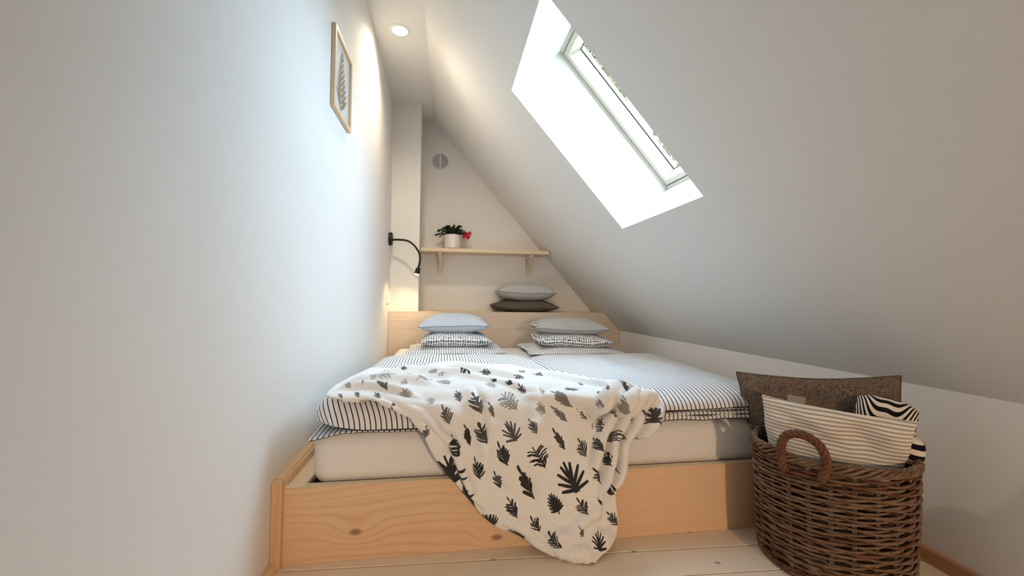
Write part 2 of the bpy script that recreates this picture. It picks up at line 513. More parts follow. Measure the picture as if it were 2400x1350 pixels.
# ------------------------------------------------------------------ roof window
win = empty('window_1', slope((WA0 + WA1) / 2, (WY0 + WY1) / 2, WD)); tag(win, 'pale wooden roof window in a deep white reveal', kind='structure')
def wbar(name, a0, a1, y0, y1, o0, o1, m, bev=.003):
    bm = bmesh.new()
    hexa(bm, [slope(a0, y0, o0), slope(a1, y0, o0), slope(a1, y1, o0), slope(a0, y1, o0),
              slope(a0, y0, o1), slope(a1, y0, o1), slope(a1, y1, o1), slope(a0, y1, o1)])
    bmesh.ops.recalc_face_normals(bm, faces=bm.faces)
    if bev: bmesh.ops.bevel(bm, geom=list(bm.edges), offset=bev, segments=2, affect='EDGES')
    return bobj(name, bm, m, win)
def ring(name, a0, a1, y0, y1, w, o0, o1, m, bev=.003):
    wbar(name, a0, a1, y0, y0 + w, o0, o1, m, bev); wbar(name, a0, a1, y1 - w, y1, o0, o1, m, bev)
    wbar(name, a0, a0 + w, y0 + w, y1 - w, o0, o1, m, bev); wbar(name, a1 - w, a1, y0 + w, y1 - w, o0, o1, m, bev)
# outer frame lip, shadow joint, sash with sloping inner faces, glazing gasket and pane
ring('frame', WA0 - .02, WA1 + .02, WY0 - .02, WY1 + .02, .038, WD, WD + .13, M['winwood'])
ring('joint', WA0 + .012, WA1 - .012, WY0 + .012, WY1 - .012, .014, WD + .012, WD + .10, M['gap'], 0)
SA0, SA1, SY0, SY1 = WA0 + .0225, WA1 - .0225, WY0 + .0225, WY1 - .0225
def sash(which):
    # trapezoid section: the face towards the room, then a chamfer running back to the glass
    w, wi, o0, o1 = .026, .047, WD + .006, WD + .066
    bm = bmesh.new()
    def rect(d, o): return [slope(SA0 + d, SY0 + d, o), slope(SA1 - d, SY0 + d, o), slope(SA1 - d, SY1 - d, o), slope(SA0 + d, SY1 - d, o)]
    A, B, C2, D2 = rect(0, o0), rect(w, o0), rect(wi, o1), rect(0, o1)
    i, j = which, (which + 1) % 4
    hexa(bm, [A[i], A[j], B[j], B[i], D2[i], D2[j], C2[j], C2[i]])
    bobj('sash_bar', bm, M['winwood'], win)
for k in range(4): sash(k)
ring('gasket', SA0 + .046, SA1 - .046, SY0 + .046, SY1 - .046, .0045, WD + .0655, WD + .070, M['gap'], 0)
wbar('pane', SA0 + .035, SA1 - .035, SY0 + .035, SY1 - .035, WD + .071, WD + .075, M['glass'], 0)
ring('outer_cladding', SA0 - .03, SA1 + .03, SY0 - .03, SY1 + .03, .042, WD + .092, WD + .115, M['grey_plastic'])
settle(win)

# ------------------------------------------------------------------ outside: trees seen through the pane; unseen lawn added to block light from below
tag(box_obj('ground', (-6, -12, -3.3), (40, 40, -3.2), M['lawn'], bev=0), 'unseen lawn outside the house, added to block light from below', kind='structure')
def tree(x, y, h, rc, seed, label):
    t = empty('tree', (x, y, -3.2)); tag(t, label, 'tree', 'trees outside the roof window')
    rg = np.random.RandomState(seed)
    pts = [(x + .1 * math.sin(k), y + .1 * math.cos(1.7 * k), -3.2 + h * .9 * k / 6) for k in range(7)]
    tube('trunk', pts, [.22 * (1 - k / 7.5) for k in range(7)], M['bark'], t, 9)
    for k in range(9):
        a = rg.rand() * 6.28; z0 = -3.2 + h * (.35 + .055 * k); L = rc * (1.0 - .07 * k)
        tube('branch', [(x, y, z0), (x + .5 * L * math.cos(a), y + .5 * L * math.sin(a), z0 + .3), (x + L * math.cos(a), y + L * math.sin(a), z0 + .8)], [.08, .05, .015], M['bark'], t, 6)
    n = 8000; d = rg.randn(n, 3); d /= np.linalg.norm(d, axis=1, keepdims=True); r = rg.rand(n) ** .45
    c = d * r[:, None] * np.array([rc, rc, h * .36]) + np.array([x, y, -3.2 + h * .66])
    c += .35 * np.sin(c * 2.3 + seed)
    V = []; F = []
    ax = rg.randn(n, 3); ax /= np.linalg.norm(ax, axis=1, keepdims=True)
    bx_ = np.cross(ax, rg.randn(n, 3)); bx_ /= np.linalg.norm(bx_, axis=1, keepdims=True)
    s = .11 + .12 * rg.rand(n)
    V = np.stack([c - ax * s[:, None], c + bx_ * s[:, None] * .45, c + ax * s[:, None], c - bx_ * s[:, None] * .45], 1).reshape(-1, 3)
    F = [(4 * i, 4 * i + 1, 4 * i + 2, 4 * i + 3) for i in range(n)]
    f = obj('foliage', V, F, M['foliage'], t); f['kind'] = 'stuff'
    settle(t)
tree(3.9, 13.2, 14.5, 2.6, 3, 'leafy tree seen through the upper part of the roof window pane')
tree(9.9, 12.8, 12.6, 2.6, 5, 'leafy tree seen through the lower part of the roof window pane')
tree(6.9, 21.0, 18.5, 3.2, 7, 'leafy tree seen through the middle of the roof window pane')
NET = [[[0.1791,1.6252,0.462],[0.3215,1.6436,0.46],[0.4933,1.6841,0.478],[0.6896,1.6605,0.462],[0.8603,1.5652,0.452],[0.9931,1.4125,0.448],[1.0269,1.2655,0.476]],[[0.1333,1.4116,0.455],[0.2802,1.4106,0.462],[0.4452,1.4894,0.466],[0.6306,1.4503,0.458],[0.7934,1.3603,0.452],[0.9412,1.2746,0.45],[1.0654,1.2306,0.462]],[[0.1324,1.2366,0.445],[0.2528,1.2897,0.462],[0.4146,1.3161,0.462],[0.5859,1.2957,0.456],[0.752,1.2455,0.45],[0.9026,1.1722,0.444],[1.1114,1.2196,0.442]],[[0.2276,1.232,0.446],[0.3167,1.226,0.4342],[0.4368,1.224,0.4339],[0.5856,1.222,0.4279],[0.7468,1.222,0.4171],[0.9148,1.222,0.3967],[1.1271,1.222,0.3957]],[[0.3179,1.218,0.4206],[0.3897,1.212,0.4031],[0.4801,1.21,0.391],[0.6036,1.208,0.3814],[0.7501,1.206,0.3707],[0.9091,1.206,0.3588],[1.099,1.212,0.3438]],[[0.39,1.216,0.3681],[0.4506,1.208,0.3442],[0.5235,1.204,0.3329],[0.6283,1.2,0.3275],[0.7616,1.198,0.3165],[0.9057,1.196,0.3048],[1.0226,1.205,0.2942]],[[0.4457,1.214,0.2697],[0.5001,1.204,0.2649],[0.5608,1.198,0.2606],[0.6533,1.194,0.2551],[0.7671,1.192,0.2501],[0.8973,1.19,0.2381],[1.0054,1.2,0.2196]],[[0.5138,1.212,0.1821],[0.5583,1.2,0.1849],[0.6104,1.192,0.1878],[0.6902,1.186,0.1857],[0.7849,1.184,0.181],[0.8955,1.184,0.172],[0.9711,1.196,0.1646]],[[0.5947,1.208,0.0998],[0.6279,1.196,0.1097],[0.6723,1.186,0.1166],[0.7332,1.178,0.1189],[0.8088,1.176,0.1148],[0.9002,1.178,0.1063],[0.973,1.19,0.0827]],[[0.6881,1.2,0.0436],[0.7067,1.186,0.0573],[0.7366,1.174,0.0653],[0.7805,1.164,0.0675],[0.8336,1.16,0.0633],[0.8992,1.164,0.0561],[0.9609,1.18,0.0364]],[[0.7761,1.1692,0.006],[0.7922,1.159,0.006],[0.8116,1.1485,0.006],[0.8314,1.136,0.006],[0.8503,1.1258,0.006],[0.8667,1.116,0.006],[0.8952,1.1388,0.006]]]
RIDGES = [[0.0312,0.0105,[[1.0,0.023],[0.877,0.157],[0.836,0.247],[0.795,0.381]]],[-0.021,0.008,[[0.963,0.1],[0.881,0.227],[0.854,0.331],[0.813,0.441]]],[0.0336,0.0105,[[1.0,0.077],[0.9,0.237],[0.868,0.378],[0.84,0.518],[0.822,0.666]]],[-0.0225,0.008,[[0.977,0.13],[0.909,0.274],[0.886,0.411],[0.868,0.538],[0.849,0.666]]],[0.0324,0.01,[[0.995,0.134],[0.927,0.264],[0.904,0.408],[0.904,0.535],[0.886,0.666],[0.849,0.753]]],[-0.0225,0.008,[[0.982,0.181],[0.932,0.304],[0.922,0.431],[0.932,0.542],[0.932,0.666]]],[0.0312,0.01,[[1.0,0.164],[0.945,0.294],[0.941,0.428],[0.963,0.552],[0.959,0.652],[0.932,0.749]]],[-0.018,0.008,[[0.991,0.204],[0.959,0.331],[0.963,0.431],[0.991,0.515]]],[0.027,0.01,[[0.995,0.231],[0.982,0.348],[0.991,0.425],[1.0,0.468]]],[0.018,0.02,[[0.452,0.161],[0.47,0.268],[0.457,0.418],[0.397,0.555],[0.256,0.669]]],[-0.018,0.009,[[0.457,0.167],[0.479,0.304],[0.452,0.438],[0.406,0.555]]],[0.018,0.022,[[0.384,0.298],[0.329,0.445],[0.265,0.559],[0.164,0.669]]],[-0.021,0.008,[[0.1,0.408],[0.119,0.478],[0.146,0.535],[0.132,0.609],[0.05,0.682]]],[0.021,0.014,[[0.201,0.371],[0.192,0.478],[0.219,0.528],[0.187,0.605],[0.123,0.699],[0.1,0.776]]],[0.024,0.014,[[0.05,0.047],[0.201,0.054],[0.347,0.12],[0.475,0.151]]],[-0.0195,0.01,[[0.146,0.1],[0.274,0.134],[0.388,0.161]]],[0.027,0.012,[[0.315,0.047],[0.429,0.087],[0.525,0.094],[0.644,0.137]]],[-0.021,0.009,[[0.32,0.084],[0.429,0.13],[0.516,0.154],[0.626,0.184]]],[0.021,0.012,[[0.37,0.11],[0.466,0.154],[0.562,0.177],[0.63,0.211]]],[0.021,0.012,[[0.005,0.117],[0.128,0.117],[0.265,0.177],[0.361,0.217]]],[0.021,0.011,[[0.018,0.164],[0.11,0.187],[0.215,0.231],[0.288,0.284]]],[-0.0165,0.009,[[0.009,0.137],[0.151,0.177],[0.256,0.211]]],[0.021,0.014,[[0.539,0.04],[0.671,0.047],[0.817,0.077],[0.913,0.107]]],[-0.0165,0.01,[[0.539,0.09],[0.667,0.097],[0.808,0.144]]],[0.0195,0.016,[[0.616,0.13],[0.658,0.224],[0.639,0.385],[0.594,0.515]]],[-0.015,0.012,[[0.667,0.134],[0.662,0.291],[0.644,0.428]]],[0.015,0.024,[[0.749,0.237],[0.749,0.421],[0.731,0.562]]],[0.015,0.024,[[0.521,0.438],[0.484,0.585],[0.402,0.719]]],[-0.012,0.024,[[0.562,0.585],[0.53,0.722],[0.502,0.86]]],[0.018,0.022,[[0.918,0.702],[0.817,0.793],[0.635,0.9],[0.274,0.936]]],[0.015,0.02,[[0.018,0.91],[0.205,0.963],[0.584,0.973],[0.845,0.96]]],[-0.012,0.02,[[0.918,0.719],[0.89,0.806],[0.854,0.896]]]]
LEAVES = [[0.2625,1.5065,0.4739,0.2353,1.5802,0.4668,"A",0.8],[0.3287,1.4939,0.4814,0.2996,1.5123,0.4836,"A",0.9],[0.4019,1.4534,0.4754,0.4407,1.4452,0.4861,"A",0.5],[0.4364,1.4266,0.472,0.4647,1.4201,0.4798,"A",0.35],[0.1622,1.4645,0.4601,0.1874,1.4075,0.4747,"A",0.4],[0.2199,1.3708,0.4823,0.2587,1.359,0.4875,"A",0.25],[0.2534,1.3534,0.482,0.3017,1.3482,0.4891,"A",0.3],[0.221,1.2754,0.4792,0.2198,1.3414,0.4743,"A",0.55],[0.1885,1.2734,0.4695,0.1695,1.2813,0.4739,"A",0.5],[0.2919,1.2626,0.4659,0.2569,1.3332,0.4707,"A",0.85],[0.3518,1.3342,0.489,0.34,1.3862,0.4812,"A",0.5],[0.3736,1.3152,0.4783,0.4107,1.3654,0.4667,"B",0.4],[0.3455,1.3088,0.4659,0.3232,1.3241,0.4733,"C",0.5],[0.4697,1.3049,0.4563,0.4381,1.3608,0.4652,"C",0.6],[0.3567,1.2352,0.4402,0.3345,1.2529,0.4686,"C",0.6],[0.1744,1.2247,0.4488,0.1588,1.2345,0.4561,"A",0.9],[0.2181,1.2323,0.4489,0.1998,1.2555,0.4554,"A",0.9],[0.2749,1.2282,0.4403,0.2573,1.2546,0.4541,"A",0.9],[0.3182,1.2176,0.4271,0.3072,1.2244,0.433,"A",0.9],[0.4239,1.2189,0.4247,0.4111,1.2453,0.4397,"C",0.5],[0.5044,1.2212,0.4297,0.4916,1.265,0.4472,"A",0.85],[0.4775,1.2014,0.3803,0.4508,1.2137,0.4236,"A",0.9],[0.4095,1.2117,0.3391,0.4064,1.2105,0.3724,"A",0.9],[0.5306,1.2011,0.3161,0.5095,1.202,0.3752,"N",1],[0.4964,1.1862,0.2912,0.4842,1.1996,0.3504,"A",1],[0.5108,1.4397,0.4754,0.5395,1.3821,0.482,"A",1],[0.6188,1.4537,0.4716,0.5787,1.4677,0.4725,"A",0.9],[0.6082,1.4376,0.4575,0.5945,1.39,0.4682,"A",0.5],[0.6233,1.3153,0.4685,0.6028,1.3313,0.4716,"A",1],[0.6683,1.279,0.468,0.6486,1.298,0.4686,"A",1],[0.7181,1.3663,0.4642,0.6908,1.3945,0.4721,"A",0.8],[0.7488,1.4984,0.4597,0.728,1.5367,0.461,"A",0.7],[0.8056,1.4438,0.4574,0.7733,1.474,0.4589,"A",0.8],[0.703,1.2436,0.4428,0.682,1.2744,0.4676,"A",0.9],[0.6078,1.2686,0.4554,0.5906,1.3246,0.463,"A",0.4],[0.6682,1.2147,0.4066,0.6201,1.249,0.4462,"C",0.55],[0.7522,1.2315,0.4427,0.7537,1.2812,0.4485,"A",0.6],[0.8419,1.2107,0.4521,0.8449,1.2644,0.4516,"B",0.8],[0.897,1.2864,0.4519,0.8984,1.3266,0.4558,"N",0.8],[0.911,1.1688,0.4543,0.9168,1.2029,0.4537,"N",0.8],[0.9277,1.1516,0.4678,0.9332,1.1706,0.4654,"N",0.8],[0.8362,1.2085,0.4191,0.7796,1.2405,0.4457,"N",0.7],[0.756,1.2149,0.395,0.7202,1.2153,0.4247,"C",0.6],[0.8172,1.1972,0.3753,0.7736,1.2208,0.414,"N",0.75],[0.8847,1.215,0.3741,0.8541,1.2169,0.3976,"A",0.8],[0.5585,1.2058,0.4035,0.5372,1.2336,0.4513,"A",0.9],[0.5984,1.2083,0.3894,0.5844,1.2168,0.427,"N",0.8],[0.6603,1.1921,0.3269,0.6367,1.2064,0.3768,"D",0.9],[0.7199,1.1866,0.3489,0.703,1.1948,0.3829,"A",0.9],[0.5756,1.1875,0.3212,0.5547,1.1986,0.3811,"A",0.95],[0.8094,1.1872,0.3,0.7741,1.1997,0.3519,"N",0.95],[0.6377,1.1811,0.2626,0.6117,1.1897,0.3263,"A",1],[0.748,1.1869,0.2482,0.7104,1.1941,0.3118,"C",1],[0.8743,1.1911,0.2715,0.8446,1.1896,0.3257,"A",0.95],[0.9142,1.1632,0.2933,0.9012,1.1961,0.3224,"A",0.95],[0.9245,1.1792,0.345,0.9226,1.2121,0.3645,"A",0.9],[0.9013,1.2046,0.3435,0.8974,1.2151,0.3614,"A",0.5],[0.9151,1.1469,0.426,0.8991,1.1661,0.4421,"C",0.6],[0.9776,1.1792,0.4085,0.9929,1.1661,0.4316,"B",0.6],[0.9569,1.1821,0.3867,0.9597,1.2065,0.3923,"A",0.9],[1.0236,1.1996,0.3592,1.0101,1.1911,0.3885,"C",0.8],[1.0038,1.2232,0.4578,1.0205,1.2475,0.4699,"D",1],[0.955,1.1807,0.3097,0.9655,1.2061,0.3401,"C",0.9],[1.0014,1.1796,0.3171,0.9723,1.1805,0.3363,"C",0.85],[1.0287,1.2118,0.301,1.0525,1.2005,0.3185,"C",0.9],[1.0669,1.2111,0.3733,1.0519,1.1939,0.4013,"N",0.9],[1.0895,1.1814,0.3662,1.0979,1.2157,0.398,"D",0.95],[0.9781,1.1733,0.2222,0.9545,1.1624,0.2619,"A",1],[0.9452,1.1619,0.253,0.9363,1.1954,0.2763,"A",1],[0.4905,1.2136,0.2117,0.4581,1.2069,0.2894,"D",1],[0.5487,1.2084,0.1421,0.5103,1.2078,0.226,"N",1],[0.5636,1.1923,0.2254,0.5482,1.1955,0.2841,"A",1],[0.6202,1.1937,0.1955,0.6028,1.1901,0.2453,"A",1],[0.6103,1.2016,0.0885,0.5778,1.2036,0.1179,"B",1],[0.6709,1.1885,0.1126,0.6387,1.195,0.1667,"A",1],[0.7001,1.2006,0.042,0.6488,1.2063,0.067,"B",1],[0.7161,1.1955,0.1551,0.6657,1.1875,0.256,"N",1.0],[0.8437,1.1785,0.1776,0.8051,1.1927,0.2594,"D",1],[0.7888,1.1719,0.1214,0.7661,1.1865,0.1668,"B",1],[0.873,1.1616,0.1134,0.8407,1.1761,0.1601,"A",1],[0.9121,1.1714,0.1331,0.9076,1.1757,0.1587,"N",1],[0.7356,1.1765,0.0735,0.7066,1.1782,0.1151,"A",1],[0.7872,1.1409,0.0389,0.756,1.1641,0.0737,"A",1],[0.8518,1.1554,0.0578,0.8405,1.1542,0.0891,"A",1],[0.8985,1.1425,0.0212,0.9007,1.1704,0.0595,"D",1],[0.9723,1.188,0.0677,0.9419,1.1952,0.1036,"A",1],[0.965,1.1973,0.1531,0.9305,1.1736,0.1958,"A",1],[0.9198,1.1732,0.1976,0.8934,1.1705,0.2457,"A",1]]
# ---- fleece throw: a control net of points on the bed and in front of it, splined, then folded
def cat_rom(A, t):
    n = A.shape[0]; i = np.clip(np.floor(t).astype(int), 0, n - 2); f = t - i
    def g(k): return A[np.clip(k, 0, n - 1)]
    p0 = np.where((i == 0).reshape((-1,) + (1,) * (A.ndim - 1)), 2 * A[0] - A[1], g(i - 1))
    p3 = np.where((i == n - 2).reshape((-1,) + (1,) * (A.ndim - 1)), 2 * A[n - 1] - A[n - 2], g(i + 2))
    p1, p2 = g(i), g(i + 1); f = f.reshape((-1,) + (1,) * (A.ndim - 1))
    return 0.5 * (2 * p1 + (p2 - p0) * f + (2 * p0 - 5 * p1 + 4 * p2 - p3) * f ** 2 + (3 * p1 - p0 - 3 * p2 + p3) * f ** 3)

def grid_normals(P):
    du = np.gradient(P, axis=1); dv = np.gradient(P, axis=0)
    n = np.cross(dv, du); n /= np.linalg.norm(n, axis=2, keepdims=True) + 1e-12
    return n

def smooth_noise(shape, scale, seed):
    rng = np.random.RandomState(seed); a = rng.randn(scale[0] + 3, scale[1] + 3)
    v = np.linspace(0, scale[0], shape[0]); u = np.linspace(0, scale[1], shape[1])
    return cat_rom(np.ascontiguousarray(cat_rom(a, v + .5).T), u + .5).T

def ridge_field(U, V, ridges, asp):
    D = np.zeros_like(U)
    for amp, wid, pts in ridges:
        best = np.full(U.shape, 1e9); tt = np.zeros_like(U); n = len(pts) - 1
        sgn = np.zeros_like(U)
        for k in range(n):
            a = np.array(pts[k]); b = np.array(pts[k + 1]); d = (b - a) * np.array([asp, 1.0]); L2 = d @ d
            px = (U - a[0]) * asp; py = V - a[1]
            t = np.clip((px * d[0] + py * d[1]) / L2, 0, 1)
            q = np.hypot(px - t * d[0], py - t * d[1])
            m = q < best
            best = np.where(m, q, best); tt = np.where(m, (k + t) / n, tt)
            sgn = np.where(m, np.sign(px * d[1] - py * d[0]), sgn)
        env = np.clip(np.minimum(tt / .25, (1 - tt) / .25), 0, 1); env = env * env * (3 - 2 * env)
        env = np.maximum(env, .0)
        D += amp * env * np.exp(-(best / wid) ** 2)
    return D

def blanket_surface(nv, nu):
    net = np.array(NET, float)
    v = np.linspace(0, net.shape[0] - 1, nv); u = np.linspace(0, net.shape[1] - 1, nu)
    A = cat_rom(net, v)
    P0 = cat_rom(np.ascontiguousarray(A.transpose(1, 0, 2)), u).transpose(1, 0, 2)
    U, V = np.meshgrid(np.linspace(0, 1, nu), np.linspace(0, 1, nv))
    D = ridge_field(U, V, RIDGES, .62)
    D += .0035 * smooth_noise((nv, nu), (12, 9), 4) + .002 * smooth_noise((nv, nu), (26, 18), 9)
    N = grid_normals(P0)
    P = P0 + N * D[..., None]
    return P0, P, U, V
# ------------------------------------------------------------------ bed frame
bed = empty('platform_bed', (W / 2, (YF + YH) / 2, 0)); tag(bed, 'low built-in pine bed base with a broad footboard', 'bed')
XB = 1.842                                           # the foot board ends at the knee wall
box_obj('footboard', (.024, YF, .0), (XB, YF + .024, ZF - .0005), M['pine_x'], bed, .0015)
box_obj('top_edge', (.024, YF + .0005, ZF - .0004), (XB, YF + .0245, ZF + .0012), M['raw_edge'], bed, .0006)
# mitred cap: upright post at the foot, rail running back along the wall
bm = bmesh.new(); box(bm, (.0, YF - .019, .0), (.0268, YF + .004, .2345), .0035, 3)
bobj('corner_post', bm, M['pine_z'], bed)
bm = bmesh.new(); prism(bm, [(0, .195), (.0265, .195), (.0265, .2345), (0, .2345)], 1, YF + .0045, YH - .004)
bmesh.ops.bevel(bm, geom=[e for e in bm.edges if all(v.co.x > .02 and v.co.z > .22 for v in e.verts)], offset=.006, segments=3, affect='EDGES')
bobj('wall_rail', bm, M['pine_y'], bed)
box_obj('ledge_board', (.027, YF + .026, .186), (.078, YH - .004, .207), M['raw_edge'], bed, .001)
box_obj('platform', (.079, YF + .026, .12), (1.83, YH - .004, .186), M['gap'], bed, 0)
settle(bed)

# headboard: glued staves, the upper right corner cut along the slope, and a shelf top behind
hb = empty('headboard', (W / 2, YH + .01, 0)); tag(hb, 'washed pine headboard with its upper right corner cut off', 'headboard')
XC = 1.8155
levels = [.19, .335, .487, .553, ZH]
def hx(z): return W - .003 if z <= ZK else W - .003 - (z - ZK) / (ZH - ZK) * (W - XC)
for i in range(len(levels) - 1):
    z0, z1 = levels[i] + (.0004 if i else 0), levels[i + 1] - .0004
    out = [(.002, z0), (hx(z0), z0)] + ([(W - .003, ZK)] if z0 < ZK < z1 else []) + [(hx(z1), z1), (.002, z1)]
    bm = bmesh.new(); prism(bm, out, 1, YH, YH + .020)
    bobj('stave', bm, M['head'], hb)
bm = bmesh.new(); box(bm, (.002, YH - .0015, ZH - .0002), (XC - .004, YB - .002, ZH + .0025), .0006, 1)
bobj('top_ledge', bm, M['raw_edge'], hb)
box_obj('screw', (.0, 0, 0), (.001, .001, .001), M['steel'], hb, 0) if False else None
settle(hb)

# ------------------------------------------------------------------ mattress under a white sheet
def superbox(name, x0, x1, y0, y1, z0, z1, r, m, nu=70, nv=80, n=5.0, amp=.002, seed=1):
    # rounded slab: a sphere grid pushed to a rounded box with soft edges
    V = []; F = []
    cx, cy, cz = (x0 + x1) / 2, (y0 + y1) / 2, (z0 + z1) / 2
    hx_, hy_, hz_ = (x1 - x0) / 2, (y1 - y0) / 2, (z1 - z0) / 2
    bm = bmesh.new(); bmesh.ops.create_cube(bm, size=2)
    for v in bm.verts: v.co = Vector((v.co.x * hx_, v.co.y * hy_, v.co.z * hz_))
    bmesh.ops.bevel(bm, geom=list(bm.edges), offset=r, segments=8, affect='EDGES', profile=.5)
    for v in bm.verts: v.co += Vector((cx, cy, cz))
    o = bobj(name, bm, m, None, True)
    return o
mt = superbox('mattress', .083, 1.715, 1.2565, 3.33, .1865, .347, .050, M['sheet'])
tag(mt, 'thick mattress in a smooth white fitted sheet', 'mattress')
mod = mt.modifiers.new('weighted', 'WEIGHTED_NORMAL')

# ------------------------------------------------------------------ cushions and pillows
def pillow(name, w, d, h, m, loc, yaw=0, tilt=(0, 0), label=None, cat='cushion', group=None, pinch=.07, seam=None, seed=0,
           n=41, flat=.25, sag=0.0, ear=0.0, su='x', up=0.5, wr=.006, pexp=3.0, taper=0.0):
    # a stuffed case: two puffed sheets that meet in a seam; base lies at loc, w along x, d along y
    t = np.linspace(-1, 1, n); t = np.sign(t) * np.abs(t) ** .86
    U, V = np.meshgrid(t, t)
    X = w / 2 * U * (1 - pinch * (1 - V ** 2)); Y = d / 2 * V * (1 - pinch * (1 - U ** 2))
    X = X * (1 - taper * np.clip((.25 - V) / 1.25, 0, 1))
    prof = (1 - np.abs(U) ** pexp) * (1 - np.abs(V) ** pexp)
    prof = np.clip(prof, 0, 1) ** .52
    nz = smooth_noise((n, n), (5, 5), 100 + seed) * .6 + smooth_noise((n, n), (9, 9), 200 + seed) * .4
    nz2 = smooth_noise((n, n), (5, 5), 300 + seed)
    seamz = h * (1 - up) + sag * (U ** 2) + ear * (np.abs(U * V)) ** 3 + .004 * nz2 * (1 - prof)
    top = seamz + h * up * prof + wr * nz * prof
    bot = seamz - h * (1 - up) * prof * (1 - flat * 0) - wr * .4 * nz2 * prof
    P = np.concatenate([np.stack([X, Y, top], 2).reshape(-1, 3), np.stack([X, Y, bot], 2).reshape(-1, 3)])
    P[:, 2] = np.maximum(P[:, 2], 0)
    F = grid_faces(n, n) + grid_faces(n, n, n * n, True)
    o = obj(name, P, F, m, None, True)
    su_arr = np.tile((X if su == 'x' else Y).ravel() + .5, 2); sv_arr = np.tile((Y if su == 'x' else X).ravel() + .5, 2)
    # follow the cloth over the bulge, so a print keeps its pitch on the flanks
    sl = np.cumsum(np.hypot(np.gradient(Y, axis=0), np.gradient(top, axis=0)), axis=0) if su == 'x' else np.cumsum(np.hypot(np.gradient(X, axis=1), np.gradient(top, axis=1)), axis=1)
    slb = np.cumsum(np.hypot(np.gradient(Y, axis=0), np.gradient(bot, axis=0)), axis=0) if su == 'x' else np.cumsum(np.hypot(np.gradient(X, axis=1), np.gradient(bot, axis=1)), axis=1)
    sv_arr = np.concatenate([sl.ravel(), 1.0 - slb.ravel()])
    bm = bmesh.new(); bm.from_mesh(o.data); bm.to_mesh(o.data); bm.free()
    set_attr(o, 'su', su_arr); set_attr(o, 'sv', sv_arr)
    if seam:
        rim = [(0, j) for j in range(n)] + [(i, n - 1) for i in range(1, n)] + [(n - 1, j) for j in range(n - 2, -1, -1)] + [(i, 0) for i in range(n - 2, 0, -1)]
        pts = [(X[i, j], Y[i, j], max(seamz[i, j], .002)) for i, j in rim]
        s = tube('piping', pts, .0022, seam, o, 6, True)
    o.location = loc; o.rotation_euler = (tilt[0], tilt[1], yaw)
    if label: tag(o, label, cat, group)
    return o

def duvet_top(x, y, S):
    # height of the quilt's upper face over the mattress at (x, y); zero outside
    u = (x - S['xl'](y)) / (S['xr'](y) - S['xl'](y)); v = (y - S['y0']) / (S['y1'] - S['y0'])
    uu = np.clip(np.abs(2 * u - 1), 0, 1); v = np.clip(v, 0, 1)
    side = np.clip(1 - uu ** S['n'], 0, 1) ** .5
    foot = np.clip(1 - np.clip(1 - v * (S['y1'] - S['y0']) / S['rf'], 0, 1) ** 2, 0, 1) ** .5
    head = np.clip(1 - np.clip(1 - (1 - v) * (S['y1'] - S['y0']) / S['rh'], 0, 1) ** 2, 0, 1) ** .5
    return side * foot * head * (S['hf'] + (S['hh'] - S['hf']) * v ** .8)

def duvet(name, S, label, group):
    nv, nu = 150, 110
    tv = np.linspace(0, 1, nv); tv = tv ** 1.35
    tu = np.linspace(-1, 1, nu); tu = np.sign(tu) * (1 - (1 - np.abs(tu)) ** 1.7)
    Vv, Uu = np.meshgrid(tv, (tu + 1) / 2, indexing='ij')
    Y = S['y0'] + (S['y1'] - S['y0']) * Vv
    X = S['xl'](Y) + (S['xr'](Y) - S['xl'](Y)) * Uu
    H = duvet_top(X, Y, S)
    wob = smooth_noise((nv, nu), (9, 7), S['seed']) * .6 + smooth_noise((nv, nu), (20, 6), S['seed'] + 1) * .4
    top = S['zs'](X, Y) + H + S['wr'] * wob * np.clip(H / .05, 0, 1) + ridge_field(Uu, Vv, S['ridges'], .6) * np.clip(H / .03, 0, 1)
    bot = S['zs'](X, Y) - S['drop'] * np.clip(H / .05, 0, 1)
    P = np.concatenate([np.stack([X, Y, top], 2).reshape(-1, 3), np.stack([X, Y, bot], 2).reshape(-1, 3)])
    F = grid_faces(nv, nu) + grid_faces(nv, nu, nv * nu, True)
    o = obj(name, P, F, M['duvet'], None, True)
    # stripes run from head to foot; follow the cloth round the sides
    su = np.cumsum(np.hypot(np.gradient(X, axis=1), np.gradient(top, axis=1)), axis=1)
    su = su - su[:, nu // 2][:, None] + .5 + S['skew'] * (Y - S['y0'])
    set_attr(o, 'su', np.concatenate([su.ravel(), su.ravel()]))
    pts = [(X[0, j], Y[0, j] - .001, S['zs'](X[0, j], Y[0, j]) - .001) for j in range(0, nu, 2)]
    tube('piping', pts, .0013, M['piping'], o, 6)
    tag(o, label, 'duvet', group)
    return o, (X, Y, top)

